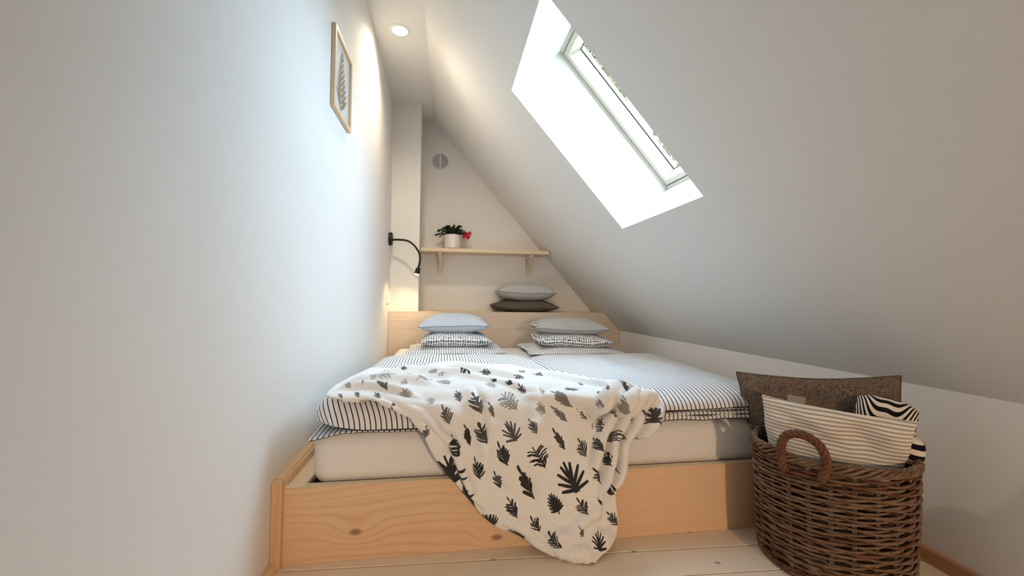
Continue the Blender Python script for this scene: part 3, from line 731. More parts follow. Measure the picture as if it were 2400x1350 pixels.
M['piping'] = plain('dark_blue_piping', srgb(34, 35, 46), .8)
SL = dict(xl=lambda y: .078 + .075 * np.clip(1 - (y - 1.238) / .09, 0, 1) ** 2.2, xr=lambda y: .955 + .0 * y, y0=1.238, y1=2.52, n=7.0, rf=.085, rh=.10,
          hf=.098, hh=.055, zs=lambda x, y: .3575 + .030 * np.clip((.24 - x) / .16, 0, 1) ** 1.5 * np.clip((1.42 - y) / .18, 0, 1), drop=.006, seed=31, wr=.0035, skew=0.0,
          ridges=[(.010, .05, [(.3, .25), (.5, .6), (.55, .95)]), (-.006, .04, [(.8, .3), (.78, .7), (.7, .95)])])
SRt = dict(xl=lambda y: .945 + .0 * y, xr=lambda y: 1.575 + .235 * np.clip((y - 1.25) / 1.0, 0, 1.15), y0=1.246, y1=2.54, n=6.0, rf=.13, rh=.10,
           hf=.056, hh=.050, zs=lambda x, y: .3865 - .030 * np.clip((y - 1.5) / .8, 0, 1) + .004 * np.sin(x * 9.0) * np.clip((1.6 - y) / .3, 0, 1), drop=.005, seed=57, wr=.003, skew=.10,
           ridges=[(.008, .05, [(.3, .1), (.35, .5), (.4, .9)]), (.008, .06, [(.75, .2), (.7, .6), (.6, .95)]), (-.006, .03, [(.55, .15), (.52, .6), (.5, .9)])])
dL, _ = duvet('duvet', SL, 'plump pinstriped duvet against the tall wall, half under the throw', 'pinstriped duvets on the bed')
dR, _ = duvet('duvet', SRt, 'pinstriped duvet on the knee wall side with its foot folded under in layers', 'pinstriped duvets on the bed')

# the slack lower edge of the left duvet, and the folded layers under the right one
def layer(name, x0, x1, y0, y1, z0, z1, parent, seed, wave=.002, droop=None, pipe=True):
    n, k = 60, 14
    xs = np.linspace(x0, x1, n); w = smooth_noise((n, 2), (8, 1), seed)[:, 0] * wave
    V = []; F = []; SU = []
    for i, x in enumerate(xs):
        za, zb = z0 + w[i] * .3, z1 + w[i]
        dz = droop(x) if droop else 0.0
        for j in range(k):
            a = math.pi * (j / (k - 1) - .5)
            yy = y0 + .012 - .012 * math.cos(a) + w[i] * .8; zz = (za + zb) / 2 + (zb - za) / 2 * math.sin(a) + dz * 1.0
            V.append((x, yy, zz)); SU.append(x)
        V.append((x, y1, zb + dz * .2)); V.append((x, y1, za + dz * .2)); SU += [x, x]
    m = k + 2
    for i in range(n - 1):
        for j in range(m):
            l = (j + 1) % m
            F.append((i * m + j, i * m + l, (i + 1) * m + l, (i + 1) * m + j))
    F.append(tuple(range(m))[::-1]); F.append(tuple(range((n - 1) * m, n * m)))
    o = obj(name, V, F, M['duvet'], parent, True); set_attr(o, 'su', np.array(SU) + .5)
    if pipe:
        tube('piping', [(V[i * m + 1][0], V[i * m + 1][1] - .0005, V[i * m + 1][2] - .001) for i in range(n)], .0013, M['piping'], o, 6)
    return o
layer('lower_edge', .083, .60, 1.236, 1.50, .3495, .3555, dL, 3, .0015, lambda x: -.020 * max(0, min(1, (.17 - x) / .09)))
layer('folded_layer', .94, 1.565, 1.240, 1.60, .3495, .3625, dR, 5, .0025)
layer('folded_layer', .945, 1.570, 1.243, 1.58, .3640, .3755, dR, 8, .0025)
layer('folded_layer', .95, 1.572, 1.246, 1.56, .3765, .3855, dR, 11, .0020)

# bed pillows, dressed like the duvets
def bedpillow(x0, x1, y0, y1, z, h, label, seed, yaw=0, tilt=(0, 0), ear=0.0):
    return pillow('bed_pillow', x1 - x0, y1 - y0, h, M['duvet'], ((x0 + x1) / 2, (y0 + y1) / 2, z), yaw, tilt, label, 'pillow',
                  'pinstriped bed pillows', pinch=.04, seed=seed, up=.62, ear=ear, pexp=2.6, wr=.006)
bedpillow(.185, .875, 2.73, 3.30, .3485, .070, 'pinstriped bed pillow under the cushion stack near the tall wall', 1, .01)
bedpillow(1.01, 1.695, 2.68, 3.27, .3485, .068, 'pinstriped bed pillow under the cushion stack near the knee wall', 2, -.02)

CUSH = 'small cushions stacked on the bed pillows'
pillow('cushion', .485, .42, .108, M['dots'], (.525, 2.99, .396), .02, (.0, .0), 'black-dotted white cushion, lower of the stack by the tall wall', 'cushion', CUSH, .05, M['seam'], 11, up=.54)
pillow('cushion', .48, .40, .140, M['tick_blue'], (.515, 3.03, .487), -.02, (.0, -.015), 'blue-grey ticking cushion, upper of the stack by the tall wall', 'cushion', CUSH, .05, M['seam'], 12, up=.56)
pillow('cushion', .545, .44, .120, M['dots'], (1.360, 2.97, .388), -.07, (.01, .03), 'black-dotted white cushion, lower of the stack near the knee wall', 'cushion', CUSH, .05, M['seam'], 13, up=.60, ear=.012)
pillow('cushion', .53, .42, .125, M['tick_grey'], (1.355, 3.00, .480), -.06, (.01, .02), 'grey ticking cushion, upper of the stack near the knee wall', 'cushion', CUSH, .05, M['seam'], 14, up=.62, ear=.006)
LED = 'cushions on the headboard ledge'
pillow('cushion', .575, .33, .108, M['linen'], (1.13, 3.600, ZH + .003), -.05, (.0, .01), 'brown-grey linen cushion lying on the headboard ledge', 'cushion', LED, .05, M['linen'], 15, up=.70, ear=.022, wr=.009)
pillow('cushion', .50, .33, .160, M['tick_grey'], (1.14, 3.600, ZH + .098), -.04, (.0, .02), 'grey ticking cushion on top of the brown linen one', 'cushion', LED, .05, M['seam'], 16, up=.60, ear=.012)

# ------------------------------------------------------------------ the throw
def leaf_ink(x, y, kind, rg):
    # ink coverage of one printed leaf in its own frame (y from stalk 0 to tip 1); union of strokes
    segs = [(0, 0, 0, .92 if kind != 'B' else .35, .030)]
    if kind in ('A', 'N'):
        n = 5
        for k in range(n):
            yy = .03 + .66 * k / n; f = math.sin(math.pi * (.30 + .62 * (k / (n - 1))))
            L = (.35 if kind == 'A' else .30) * (.45 + .65 * f) * rg.uniform(.85, 1.15)
            for s in (-1, 1):
                al = math.radians(rg.uniform(28, 42) if kind == 'A' else rg.uniform(16, 26)); y2 = yy + (.05 if s > 0 else 0)
                segs.append((0, y2, s * L * math.sin(al) * 1.15, y2 + L * math.cos(al), .037 if kind == 'A' else .037))
        segs.append((0, .8, 0, 1.0, .045))
    elif kind == 'D':
        for s in (-1, 1):
            for k, (al, L, y0) in enumerate(((16, .60, .30), (32, .62, .20), (52, .56, .10), (76, .44, .04))):
                a = math.radians(al + rg.uniform(-5, 5)); segs.append((0, y0, s * L * math.sin(a), y0 + L * math.cos(a), .056))
        segs.append((0, .2, 0, .98, .05)); segs.append((-.05, .02, .05, .25, .07)); segs.append((.05, .02, -.05, .25, .07))
    elif kind == 'C':
        n = 6
        for k in range(n):
            yy = .05 + .72 * k / n; L = .52 * (1 - .09 * abs(k - 2)) * rg.uniform(.9, 1.1)
            for s in (-1, 1):
                al = math.radians(rg.uniform(40, 58)); segs.append((0, yy, s * L * math.sin(al) * .62, yy + L * math.cos(al) * .62, .036))
                segs.append((s * L * math.sin(al) * .62, yy + L * math.cos(al) * .62, s * L * math.sin(al), yy + L * math.cos(al) * .70, .032))
    elif kind == 'B':
        n = 6
        for s in (-1, 1):
            for k in range(n):
                a = math.radians(8 + 15 * k); L = .72 - .05 * k
                segs.append((0, .10 + .04 * (n - k), s * L * math.sin(a) * .72, .16 + .04 * (n - k) + L * math.cos(a) * .95, .055))
        segs.append((0, .4, .05, 1.02, .05))
    ink = np.zeros_like(x)
    for (ax, ay, bx_, by_, r) in segs:
        dx, dy = bx_ - ax, by_ - ay; L2 = dx * dx + dy * dy + 1e-9
        t = np.clip(((x - ax) * dx + (y - ay) * dy) / L2, 0, 1)
        d = np.hypot(x - ax - t * dx, y - ay - t * dy)
        rr = r * (1.0 - .25 * np.abs(2 * t - 1))
        ink = np.maximum(ink, np.clip((rr - d) / .035 + .5, 0, 1))
    return ink

def make_throw():
    nv, nu = 620, 430
    P0, P, U, V = blanket_surface(nv, nu)
    # keep the throw clear of the quilts under it, of the foot board and of the floor
    for S in (SL, SRt):
        x, y = P[..., 0], P[..., 1]
        inside = (y > S['y0']) & (y < S['y1']) & (x > S['xl'](y)) & (x < S['xr'](y))
        top = S['zs'](x, y) + duvet_top(x, np.clip(y, S['y0'], S['y1']), S) + .012
        P[..., 2] = np.where(inside & (P[..., 2] > .33), np.maximum(P[..., 2], top), P[..., 2])
    front = P[..., 2] < .345
    P[..., 1] = np.where(front, np.minimum(P[..., 1], 1.2195), P[..., 1])
    P[..., 2] = np.maximum(P[..., 2], .0045)
    P[..., 0] = np.maximum(P[..., 0], .008)
    # even the push out with a few smoothing passes
    for _ in range(3):
        Q = P.copy(); Q[1:-1, 1:-1] = (P[:-2, 1:-1] + P[2:, 1:-1] + P[1:-1, :-2] + P[1:-1, 2:] + 4 * P[1:-1, 1:-1]) / 8; P = Q
    flat = P.reshape(-1, 3); ink = np.zeros(len(flat)); dep = np.ones(len(flat))
    Nn = grid_normals(P0).reshape(-1, 3)
    rg = random.Random(12)
    for (ax, ay, az, bx_, by_, bz_, kind, depth) in LEAVES:
        A = np.array([ax, ay, az]); B = np.array([bx_, by_, bz_]); Lf = np.linalg.norm(B - A)
        if Lf < .008: continue
        c = (A + B) / 2; near = np.where(np.sum((flat - c) ** 2, 1) < (Lf * .95) ** 2)[0]
        if len(near) < 8: continue
        nrm = Nn[near].mean(0); nrm /= np.linalg.norm(nrm)
        a = (B - A) / Lf; s = np.cross(a, nrm); s /= np.linalg.norm(s)
        d = flat[near] - A
        if np.ndim(d) != 2: continue
        v = leaf_ink(d @ s / Lf, d @ a / Lf, kind, rg)
        hit = v > ink[near]
        dep[near] = np.where(hit, depth, dep[near]); ink[near] = np.maximum(ink[near], v)
    # ragged, slightly rolled hem
    o = obj('throw_blanket', P.reshape(-1, 3), grid_faces(nv, nu), M['fleece'], None, True)
    set_attr(o, 'ink', ink); set_attr(o, 'ink_depth', np.clip(.25 + .72 * dep, 0, 1))
    sm = o.modifiers.new('thickness', 'SOLIDIFY'); sm.thickness = .008; sm.offset = 1.0 if FLIP else -1.0
    tag(o, 'white fleece throw printed with dark leaf sprigs, trailing off the bed foot to the floor', 'blanket')
    return o
FLIP = False
make_throw()
# ------------------------------------------------------------------ picture on the tall wall
pic = empty('picture_frame', (0, 1.812, 1.648)); tag(pic, 'narrow pale wood picture frame with a pressed brown fern, on the tall wall', 'picture')
py0, py1, pz0, pz1, pw = 1.668, 1.953, 1.482, 1.808, .0165
for lo, hi, ax in (((.001, py0, pz0), (.017, py0 + pw, pz1), 'z'), ((.001, py1 - pw, pz0), (.017, py1, pz1), 'z'),
                   ((.001, py0 + pw, pz0), (.017, py1 - pw, pz0 + pw), 'y'), ((.001, py0 + pw, pz1 - pw), (.017, py1 - pw, pz1), 'y')):
    box_obj('frame_bar', lo, hi, M['oakframe'], pic, .0012)
box_obj('mount', (.0015, py0 + .01, pz0 + .01), (.005, py1 - .01, pz1 - .01), M['paper'], pic, 0)
def blade(c, d, L, w, x=.0056):
    # a leaflet outline in the picture plane: base point c (y, z), direction d
    d = Vector((d[0], d[1])); d.normalize(); s = Vector((-d.y, d.x)); out = []
    for k in range(9):
        t = k / 8; out.append((t, w * math.sin(math.pi * t ** .75) ** .9))
    pts = [(c[0] + d.x * L * t + s.x * h, c[1] + d.y * L * t + s.y * h) for t, h in out]
    pts += [(c[0] + d.x * L * t - s.x * h, c[1] + d.y * L * t - s.y * h) for t, h in out[-2:0:-1]]
    return pts
bm = bmesh.new(); cy = (py0 + py1) / 2 + .004; z0 = pz0 + .040; z1 = pz1 - .045
prism(bm, [(cy - .0015, z0 - .012), (cy + .0015, z0 - .012), (cy + .0008, z1), (cy - .0008, z1)], 0, .0050, .0056)
for k in range(10):
    t = k / 9; z = z0 + (z1 - z0) * t * .93; L = .094 * (1 - t) ** .75 + .020; w = .0078 * (1 - t) + .0032
    for s in (-1, 1):
        prism(bm, blade((cy, z + (.008 if s > 0 else 0)), (s * 1.0, .80 + .5 * t), L, w), 0, .0050, .0056 + .00005 * (k + s))
prism(bm, blade((cy, z1 - .03), (0, 1), .05, .006), 0, .0050, .0056)
bobj('fern_print', bm, M['fern'], pic)
box_obj('glass', (.0085, py0 + .012, pz0 + .012), (.0100, py1 - .012, pz1 - .012), M['glass'], pic, 0)
settle(pic)

# ------------------------------------------------------------------ ceiling spot
sp = empty('ceiling_spot', (.155, 2.515, ZC)); tag(sp, 'round recessed spot glowing in the flat ceiling strip', 'lamp')
lathe('trim_ring', [(.046, 0), (.046, -.006), (.058, -.005), (.063, -.001), (.063, 0)], M['white_plastic'], sp, 48, origin=(.155, 2.515, ZC))
lathe('lens', [(0, -.001), (.0465, -.001), (.044, -.004), (0, -.0045)], M['bulb'], sp, 48, origin=(.155, 2.515, ZC))
settle(sp)

# ------------------------------------------------------------------ round vent on the gable
vt = empty('wall_vent', (.381, YB, 1.985)); tag(vt, 'round white louvred vent cover high on the gable wall', 'vent')
VX, VZ, VR = .381, 1.985, .074
lathe('rim', [(VR - .009, 0), (VR - .009, -.012), (VR - .004, -.013), (VR, -.006), (VR, 0)], M['grey_plastic'], vt, 48, axis='y', origin=(VX, YB, VZ))
lathe('back_disc', [(0, -.001), (VR - .008, -.001), (VR - .008, -.0035), (0, -.0035)], M['dark_slot'], vt, 48, axis='y', origin=(VX, YB, VZ))
box_obj('centre_bar', (VX - .0075, YB - .0125, VZ - VR + .006), (VX + .0075, YB - .003, VZ + VR - .006), M['grey_plastic'], vt, .001)
for k in range(-6, 7):
    z = VZ + k * .0096; c = math.sqrt(max(0, (VR - .009) ** 2 - (k * .0096) ** 2)) - .004
    for s in (-1, 1):
        xa, xb = sorted((VX + s * .0085, VX + s * c))
        if xb - xa < .006: continue
        bm = bmesh.new()
        hexa(bm, [(xa, YB - .010, z - .0042), (xb, YB - .010, z - .0042), (xb, YB - .004, z), (xa, YB - .004, z),
                  (xa, YB - .0112, z - .0010), (xb, YB - .0112, z - .0010), (xb, YB - .004, z + .0030), (xa, YB - .004, z + .0030)])
        bobj('louvre', bm, M['grey_plastic'], vt)
for s in (-1, 1):
    lathe('screw', [(0, -.0125), (.0032, -.0125), (.0028, -.0142), (0, -.0146)], M['steel'], vt, 12, axis='y', origin=(VX, YB, VZ + s * (VR - .012)))
settle(vt)

# ------------------------------------------------------------------ wall shelf on two wooden brackets
sh = empty('wall_shelf', (.8, YB, 1.135)); tag(sh, 'plain pale wooden wall shelf on two timber brackets above the bed', 'shelf')
ZS0, ZS1, YS = 1.1365, 1.1665, 3.54
def slope_x(z): return W + (ZK - z) * (W - XS) / (ZC - ZK)
bm = bmesh.new(); xr0, xr1 = slope_x(ZS0) - .004, slope_x(ZS1) - .004
prism(bm, [(.2315, ZS0), (xr0 - .022, ZS0), (xr1 , ZS1 - .001), (xr1 - .002, ZS1), (.2315, ZS1)], 1, YS, YB - .001)
bobj('board', bm, M['shelfwood'], sh)
def bracket(x):
    w = .016
    box_obj('wall_leg', (x - w, YB - .026, .958), (x + w, YB - .001, ZS0 - .001), M['shelfwood'], sh, .0025)
    box_obj('arm', (x - w, YS + .045, ZS0 - .026), (x + w, YB - .027, ZS0 - .001), M['shelfwood'], sh, .0025)
    bm = bmesh.new(); prism(bm, [(YB - .027, 1.000), (YB - .027, 1.028), (YS + .078, ZS0 - .027), (YS + .052, ZS0 - .027)], 0, x - w * .8, x + w * .8)
    bobj('brace', bm, M['shelfwood'], sh)
    lathe('screw', [(0, -.0005), (.0042, -.0005), (.0038, -.0018), (0, -.002)], M['dark_slot'], sh, 12, axis='y', origin=(x, YB - .0258, .980))
bracket(.397); bracket(1.195)
settle(sh)

# ------------------------------------------------------------------ Christmas cactus in a white pot
pot = empty('potted_plant', (.500, 3.66, ZS1)); tag(pot, 'dark green potted cactus with red flowers in a white pot on the shelf', 'plant')
PX, PY, PZ = .500, 3.66, ZS1
lathe('pot', [(0, .012), (.070, .012), (.0705, .016), (.0715, .128), (.0695, .1305), (.066, .128), (.065, .112), (0, .112)], M['pot'], pot, 48, origin=(PX, PY, PZ))
lathe('clay_foot', [(0, .0005), (.064, .0005), (.0675, .012), (0, .0122)], M['terracotta'], pot, 48, origin=(PX, PY, PZ))
lathe('soil', [(0, .1125), (.0645, .1125), (.05, .120), (0, .123)], M['soil'], pot, 24, origin=(PX, PY, PZ))
rg = random.Random(8)
def segment(bm, p, d, up, L, w):
    # one flat, toothed stem joint, 3 mm thick
    d = d.normalized(); s = d.cross(up).normalized(); n = s.cross(d).normalized()
    prof = [(0, .25), (.2, .72), (.42, .95), (.55, .84), (.75, 1.0), (.88, .72), (1.0, .35)]
    L1 = [p + d * (t * L) + s * (w * h) for t, h in prof]; L2 = [p + d * (t * L) - s * (w * h) for t, h in prof]
    ring_ = L1 + L2[::-1]
    a = [bm.verts.new(q + n * .0016) for q in ring_]; b = [bm.verts.new(q - n * .0016) for q in ring_]
    k = len(prof)
    for i in range(k - 1):
        bm.faces.new((a[i], a[i + 1], a[2 * k - 2 - i], a[2 * k - 1 - i])); bm.faces.new((b[i + 1], b[i], b[2 * k - 1 - i], b[2 * k - 2 - i]))
    for i in range(2 * k):
        j = (i + 1) % (2 * k); bm.faces.new((a[i], b[i], b[j], a[j]))
    return p + d * L * .96
tips = []
for k in range(70):
    az = k * 2.39996; el = math.radians(rg.uniform(30, 90)); rr = .045 * math.sqrt(rg.random())
    p = Vector((PX + rr * math.cos(az), PY + rr * math.sin(az) * .9, PZ + .118))
    d = Vector((math.cos(az) * math.cos(el), math.sin(az) * math.cos(el) * .75, math.sin(el)))
    bm = bmesh.new(); nseg = rg.choice((3, 4, 4, 5)); up = Vector((-math.sin(az), math.cos(az), rg.uniform(-.5, .5)))
    up = d.cross(up).normalized()
    for s_ in range(nseg):
        p = segment(bm, p, d, up, rg.uniform(.022, .030), rg.uniform(.0095, .0130))
        d = (d + Vector((math.cos(az) * .20, math.sin(az) * .15, -.10 - .15 * s_)) + Vector((rg.uniform(-.2, .2), rg.uniform(-.2, .2), rg.uniform(-.1, .1)))).normalized()
        if p.z < PZ + .105 and (p.x - PX) ** 2 + (p.y - PY) ** 2 < .075 ** 2: break
        if p.y > YB - .03: break
    bobj('stem', bm, M['leaf'], pot)
def flower(p, d, sc=1.0):
    bm = bmesh.new(); d = d.normalized(); a = d.orthogonal().normalized(); b = d.cross(a)
    for layer_, (n, L, w, sp_) in enumerate(((5, .030, .0065, .55), (7, .026, .006, 1.0), (5, .020, .005, .25))):
        for k in range(n):
            t = 2 * math.pi * k / n + layer_ * .5
            o_ = (a * math.cos(t) + b * math.sin(t)); side = d.cross(o_).normalized()
            root = p + d * (.010 * layer_)
            q1 = root + (d * .55 + o_ * sp_ * .6) * L * sc; q2 = root + (d * .75 + o_ * sp_ * 1.2) * L * sc
            vs = [root - side * .002, root + side * .002, q1 + side * w * sc, q2, q1 - side * w * sc]
            th = d * .0012
            A = [bm.verts.new(v) for v in vs]; B = [bm.verts.new(v + th) for v in vs]
            bm.faces.new(A); bm.faces.new(B[::-1])
            for i in range(5): bm.faces.new((A[i], B[i], B[(i + 1) % 5], A[(i + 1) % 5]))
    bobj('flower', bm, M['petal'], pot)
for q, d in (((.600, 3.600, 1.300), (1, -.5, -.2)), ((.618, 3.610, 1.285), (.8, -.6, -.6)), ((.592, 3.585, 1.282), (.4, -1, -.3)), ((.628, 3.605, 1.306), (1, -.2, .1))):
    flower(Vector(q), Vector(d), .95)
    tube('flower_stalk', [(PX + .05, PY - .02, PZ + .125), ((PX + .05 + q[0]) / 2, (PY - .02 + q[1]) / 2, PZ + .14), q], .0022, M['leaf'], pot, 6)
settle(pot)

# ------------------------------------------------------------------ gooseneck reading lamp on the tall wall
rl = empty('reading_lamp', (0, 3.368, 1.204)); tag(rl, 'black gooseneck reading lamp, switched on, on the tall wall over the bed', 'lamp')
lathe('wall_plate', [(0, .0005), (.052, .0005), (.052, .022), (.049, .026), (0, .026)], M['black'], rl, 40, axis='x', origin=(0, 3.368, 1.204))
lathe('stub', [(0, .026), (.011, .026), (.010, .036), (0, .036)], M['black'], rl, 20, axis='x', origin=(0, 3.362, 1.198))
ctrl = np.array([(.030, 3.362, 1.198), (.090, 3.345, 1.197), (.150, 3.320, 1.186), (.200, 3.302, 1.150), (.237, 3.298, 1.095), (.247, 3.298, 1.045), (.240, 3.298, .998), (.2335, 3.298, .968)])
tube('gooseneck', cat_rom(ctrl, np.linspace(0, 7, 64)), .0076, M['black'], rl, 12)
hd = np.array([(.2345, 3.298, .974), (.2250, 3.298, .930)]); ax_ = (hd[1] - hd[0]) / np.linalg.norm(hd[1] - hd[0])
tube('lamp_head', [hd[0] + ax_ * t for t in (0, .001, .030, .031, .046, .047)], [.010, .018, .0185, .0205, .0205, .0195], M['black'], rl, 24)
tube('lens', [hd[0] + ax_ * t for t in (.0475, .052, .056)], [.0185, .0175, .008], M['bulb_small'], rl, 20)
settle(rl)

# ------------------------------------------------------------------ double switch plate by the headboard
sw = empty('wall_switch', (0, 3.340, .735)); tag(sw, 'white double switch and socket plate beside the headboard', 'switch')
box_obj('plate', (.0, 3.262, .690), (.0085, 3.412, .776), M['white_plastic'], sw, .003)
for y0 in (3.270, 3.342):
    box_obj('rocker', (.0085, y0, .698), (.0125, y0 + .063, .768), M['white_plastic'], sw, .002)
settle(sw)

# ------------------------------------------------------------------ willow basket
BX, BY, BH = 1.555, 1.047, .332
def brad(z): return .1700 + .0135 * (z / BH) + .004 * math.sin(math.pi * z / BH)
bk = empty('wicker_basket', (BX, BY, 0)); tag(bk, 'tall round grey-brown willow basket with a twisted handle, on the floor by the bed foot', 'basket')
lathe('bottom', [(0, .004), (.160, .004), (.164, .014), (0, .016)], M['wicker'], bk, 40, origin=(BX, BY, 0))
NSK = 24; rg = random.Random(21)
for k in range(NSK):
    a0 = 2 * math.pi * k / NSK
    for s in (-1, 1):
        a = a0 + s * .013
        pts = [(BX + (brad(z) - .0005) * math.cos(a + .01 * math.sin(9 * z + k)), BY + (brad(z) - .0005) * math.sin(a + .01 * math.sin(9 * z + k)), z) for z in np.linspace(.006, BH - .012, 12)]
        tube('stake', pts, .0032, M['wicker'], bk, 6)
ROWS = 42; PITCH = (BH - .040) / ROWS
for r2 in range(2 * ROWS):
    r_ = r2 // 2; alt = 1.5 * (r2 % 2)                # two rods to a row, one in front where the other is behind
    z = .010 + PITCH * (r_ + .3 + .5 * (r2 % 2)); npt = NSK * 6; pts = []; rad = []
    ph = rg.random() * 6.28; lo = [(rg.uniform(-.0022, .0022), rg.randint(1, 4), rg.random() * 6.28) for _ in range(3)]
    back = r2 % 2; thick = rg.uniform(.0022, .0026) if back else rg.uniform(.0034, .0042)  # rear rods coloured darker to stand for the shade in the gaps
    for i in range(npt):
        t = 2 * math.pi * i / npt
        # over two stakes, behind one; each row starts one stake further on
        c = (t * NSK / (2 * math.pi) + r_ + alt) / 3.0
        w = math.cos(2 * math.pi * c); w = w + .25 * math.cos(4 * math.pi * c)
        rr = brad(z) + (-.0030 if back else .0012) + (.0050 if back else .0068) * (-w if True else w)
        zz = z + sum(A * math.sin(n_ * t + p_) for A, n_, p_ in lo) + .0022 * math.cos(2 * math.pi * c + 1.2)
        pts.append((BX + rr * math.cos(t), BY + rr * math.sin(t), zz)); rad.append(thick * (1 + .16 * math.sin(2 * t + ph)))
    tube('weaver', pts, rad, M['wicker_shade'] if back else (M['wicker'] if rg.random() > .25 else M['wicker_red']), bk, 6, True)
# foot and rim: rods twisted round each other
def braid(z, R, amp, turns, n, rad, m, name, zamp=None):
    for s in range(n):
        pts = []
        for i in range(180):
            t = 2 * math.pi * i / 180; q = turns * t + 2 * math.pi * s / n
            pts.append((BX + (R + amp * math.cos(q)) * math.cos(t), BY + (R + amp * math.cos(q)) * math.sin(t), z + (zamp or amp) * math.sin(q) + .002 * math.sin(3 * t + s)))
        tube(name, pts, rad, m, bk, 7, True)
braid(.0105, .1715, .0045, 14, 3, .0045, M['wicker'], 'foot_rod')
braid(BH - .014, .1860, .0070, 9, 6, .0042, M['wicker'], 'rim_rod', .0105)
# end of a few loose rods sticking out of the rim
for a in (2.05, 3.0, 4.9):
    p = Vector((BX + .190 * math.cos(a), BY + .190 * math.sin(a), BH - .006)); d = Vector((-math.sin(a), math.cos(a), .28))
    tube('rod_end', [p, p + d * .02, p + d * .042 + Vector((.006 * math.cos(a), .006 * math.sin(a), 0))], [.005, .0046, .004], M['wicker'], bk, 7)
# twisted handle arching over the rim on the side towards the camera
def handle(ac):
    R = .189; ts = np.linspace(0, 1, 70); half = .27; core = []
    for t in ts:
        a = ac + half * math.cos(math.pi * t); hgt = .072 * math.sin(math.pi * t) ** .8
        rr = R + .010 * math.sin(math.pi * t) + .004
        core.append(np.array([BX + rr * math.cos(a), BY + rr * math.sin(a), BH - .012 + hgt]))
    core = np.array(core)
    # legs run down in front of the weave
    def leg(p, ang, k):
        out = []
        for s in np.linspace(1, 0, 10):
            out.append(p + np.array([.004 * s * math.cos(ang) - .012 * s * k * math.sin(ang), .004 * s * math.sin(ang) + .012 * s * k * math.cos(ang), -.040 * s]))
        return np.array(out)
    core = np.concatenate([leg(core[0], ac + half, -1)[:-1], core, leg(core[-1], ac - half, 1)[::-1][1:]])
    T_ = np.gradient(core, axis=0); T_ /= np.linalg.norm(T_, axis=1, keepdims=True)
    out = np.array([math.cos(ac), math.sin(ac), 0.0]); 
    B_ = np.cross(T_, out); B_ /= np.linalg.norm(B_, axis=1, keepdims=True); N_ = np.cross(B_, T_)
    s_ = np.cumsum(np.r_[0, np.linalg.norm(np.diff(core, axis=0), axis=1)])
    h = empty('handle'); h.parent = bk
    for k in range(4):
        q = s_ / .060 * 2 * math.pi + 2 * math.pi * k / 4
        pts = core + .0062 * (np.cos(q)[:, None] * N_ + np.sin(q)[:, None] * B_)
        tube('handle_rod', pts, .0056, M['wicker_red'], h, 7)
HA = math.radians(207)
handle(HA)
settle(bk)

# ------------------------------------------------------------------ what the basket holds
def upright(name, w, hgt, th, m, centre, yaw, lean, roll, label, cat, su, seam, seed, pinch=.05, taper=0.0, wr=.006):
    # a cushion stood on edge: local x = width, y -> up
    o = pillow(name, w, hgt, th, m, (0, 0, 0), 0, (0, 0), None, seam=seam, seed=seed, su=su, pinch=pinch, up=.5, wr=wr, pexp=2.6, taper=taper)
    R = Matrix.Rotation(yaw, 4, 'Z') @ Matrix.Rotation(lean, 4, 'X') @ Matrix.Rotation(roll, 4, 'Y') @ Matrix.Rotation(math.pi / 2, 4, 'X')
    o.matrix_world = Matrix.Translation(centre) @ R @ Matrix.Translation((0, 0, -th / 2))
    tag(o, label, cat, 'cushions standing in the willow basket')
    return o
YAW = math.atan2(-.72, .69)
ch = Vector((.69, -.72, 0)).normalized(); dp = Vector((.72, .69, 0)).normalized()
b1 = upright('cushion', .415, .40, .070, M['wool'], Vector((1.614, 1.107, .315)) - ch * .022, YAW, .03, -.085, 'brown herringbone wool cushion standing at the back of the basket', 'cushion', 'x', M['linen'], 41, .075, taper=.46, wr=.009)
b2 = upright('cushion', .340, .235, .075, M['tick_beige'], Vector((1.510, 1.012, .330)) + ch * .010, YAW, .02, .055, 'cream cushion with thin beige stripes leaning at the front of the basket', 'cushion', 'y', None, 42, .075, taper=.22, wr=.013)
lab = box_obj('care_label', (-.105, .112, .0365), (-.062, .131, .0378), plain('grey_label', srgb(150, 146, 138), .8), b2, 0)

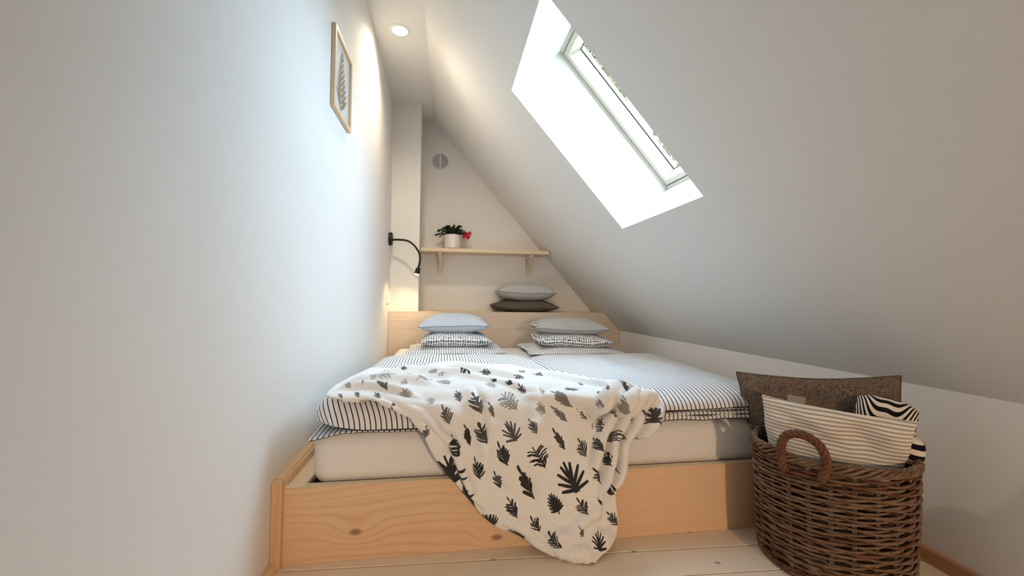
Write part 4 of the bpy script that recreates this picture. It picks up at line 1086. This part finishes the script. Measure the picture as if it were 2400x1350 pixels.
# rolled cloth with broad black stripes: a spiral sheet drawn out along a slanting axis, and its loose end folded down
st = empty('striped_throw', (1.70, 1.03, .30)); tag(st, 'rolled black and cream striped cloth tucked at the right of the basket', 'blanket')
def roll(name, A, B, r0, r1, turns, squash, seed):
    A, B = Vector(A), Vector(B); d = (B - A).normalized(); up = Vector((0, 0, 1)); s = d.cross(up).normalized(); n = s.cross(d)
    na, nl = 150, 46; V = []; SU = []; rg_ = np.random.RandomState(seed); ns_ = smooth_noise((nl, na), (5, 9), seed)
    for j in range(nl):
        t = j / (nl - 1); tap = 1 - .30 * (2 * abs(t - .5)) ** 3.0; acc = 0
        for i in range(na):
            f = i / (na - 1); a = 2 * math.pi * turns * f + .5 + .35 * t
            r = (r1 + (r0 - r1) * f) * tap * (1 + .02 * ns_[j, i])
            off = .016 * (1 - f) * (1 - t) * 2
            c = A + (B - A) * (t * (1 - .05 * (1 - f)) + .03 * (1 - f))
            p = c + s * (r * math.cos(a) * squash) + n * (r * math.sin(a) )
            V.append(p); acc += r * 2 * math.pi * turns / (na - 1); SU.append(acc + .02 * t)
    o = obj(name, V, grid_faces(nl, na), M['bold'], st, True); set_attr(o, 'su', SU)
    sm = o.modifiers.new('thickness', 'SOLIDIFY'); sm.thickness = .004; sm.offset = 0
    return o
roll('rolled_part', (1.626, 1.030, .430), (1.706, .934, .408), .060, .016, 2.6, .85, 3)
def lobe(name, c, rx, ry, rz, yaw, pitch, m, seed):
    n1, n2 = 34, 44; ns_ = smooth_noise((n1, n2), (4, 6), seed); V = []; SU = []
    R = Matrix.Rotation(yaw, 3, 'Z') @ Matrix.Rotation(pitch, 3, 'Y')
    for i in range(n1):
        la = math.pi * (i / (n1 - 1) - .5)
        for j in range(n2):
            lo = 2 * math.pi * j / (n2 - 1); e = .75
            cx_ = math.copysign(abs(math.cos(lo)) ** e, math.cos(lo)); sx_ = math.copysign(abs(math.sin(lo)) ** e, math.sin(lo))
            k = 1 + .05 * ns_[i, j] * math.cos(la)
            p = Vector((rx * math.cos(la) ** e * cx_ * k, ry * math.cos(la) ** e * sx_ * k, rz * math.copysign(abs(math.sin(la)) ** e, math.sin(la))))
            V.append(R @ p + Vector(c)); SU.append(p.z + .10)
    bm = bmesh.new(); vs = [bm.verts.new(v) for v in V]
    for q in grid_faces(n1, n2): bm.faces.new([vs[i] for i in q])
    o = bobj(name, bm, m, st, True); set_attr(o, 'su', SU); return o
lobe('folded_end', (1.684, .957, .345), .050, .052, .044, -.8, .2, M['bold'], 9)
settle(st)
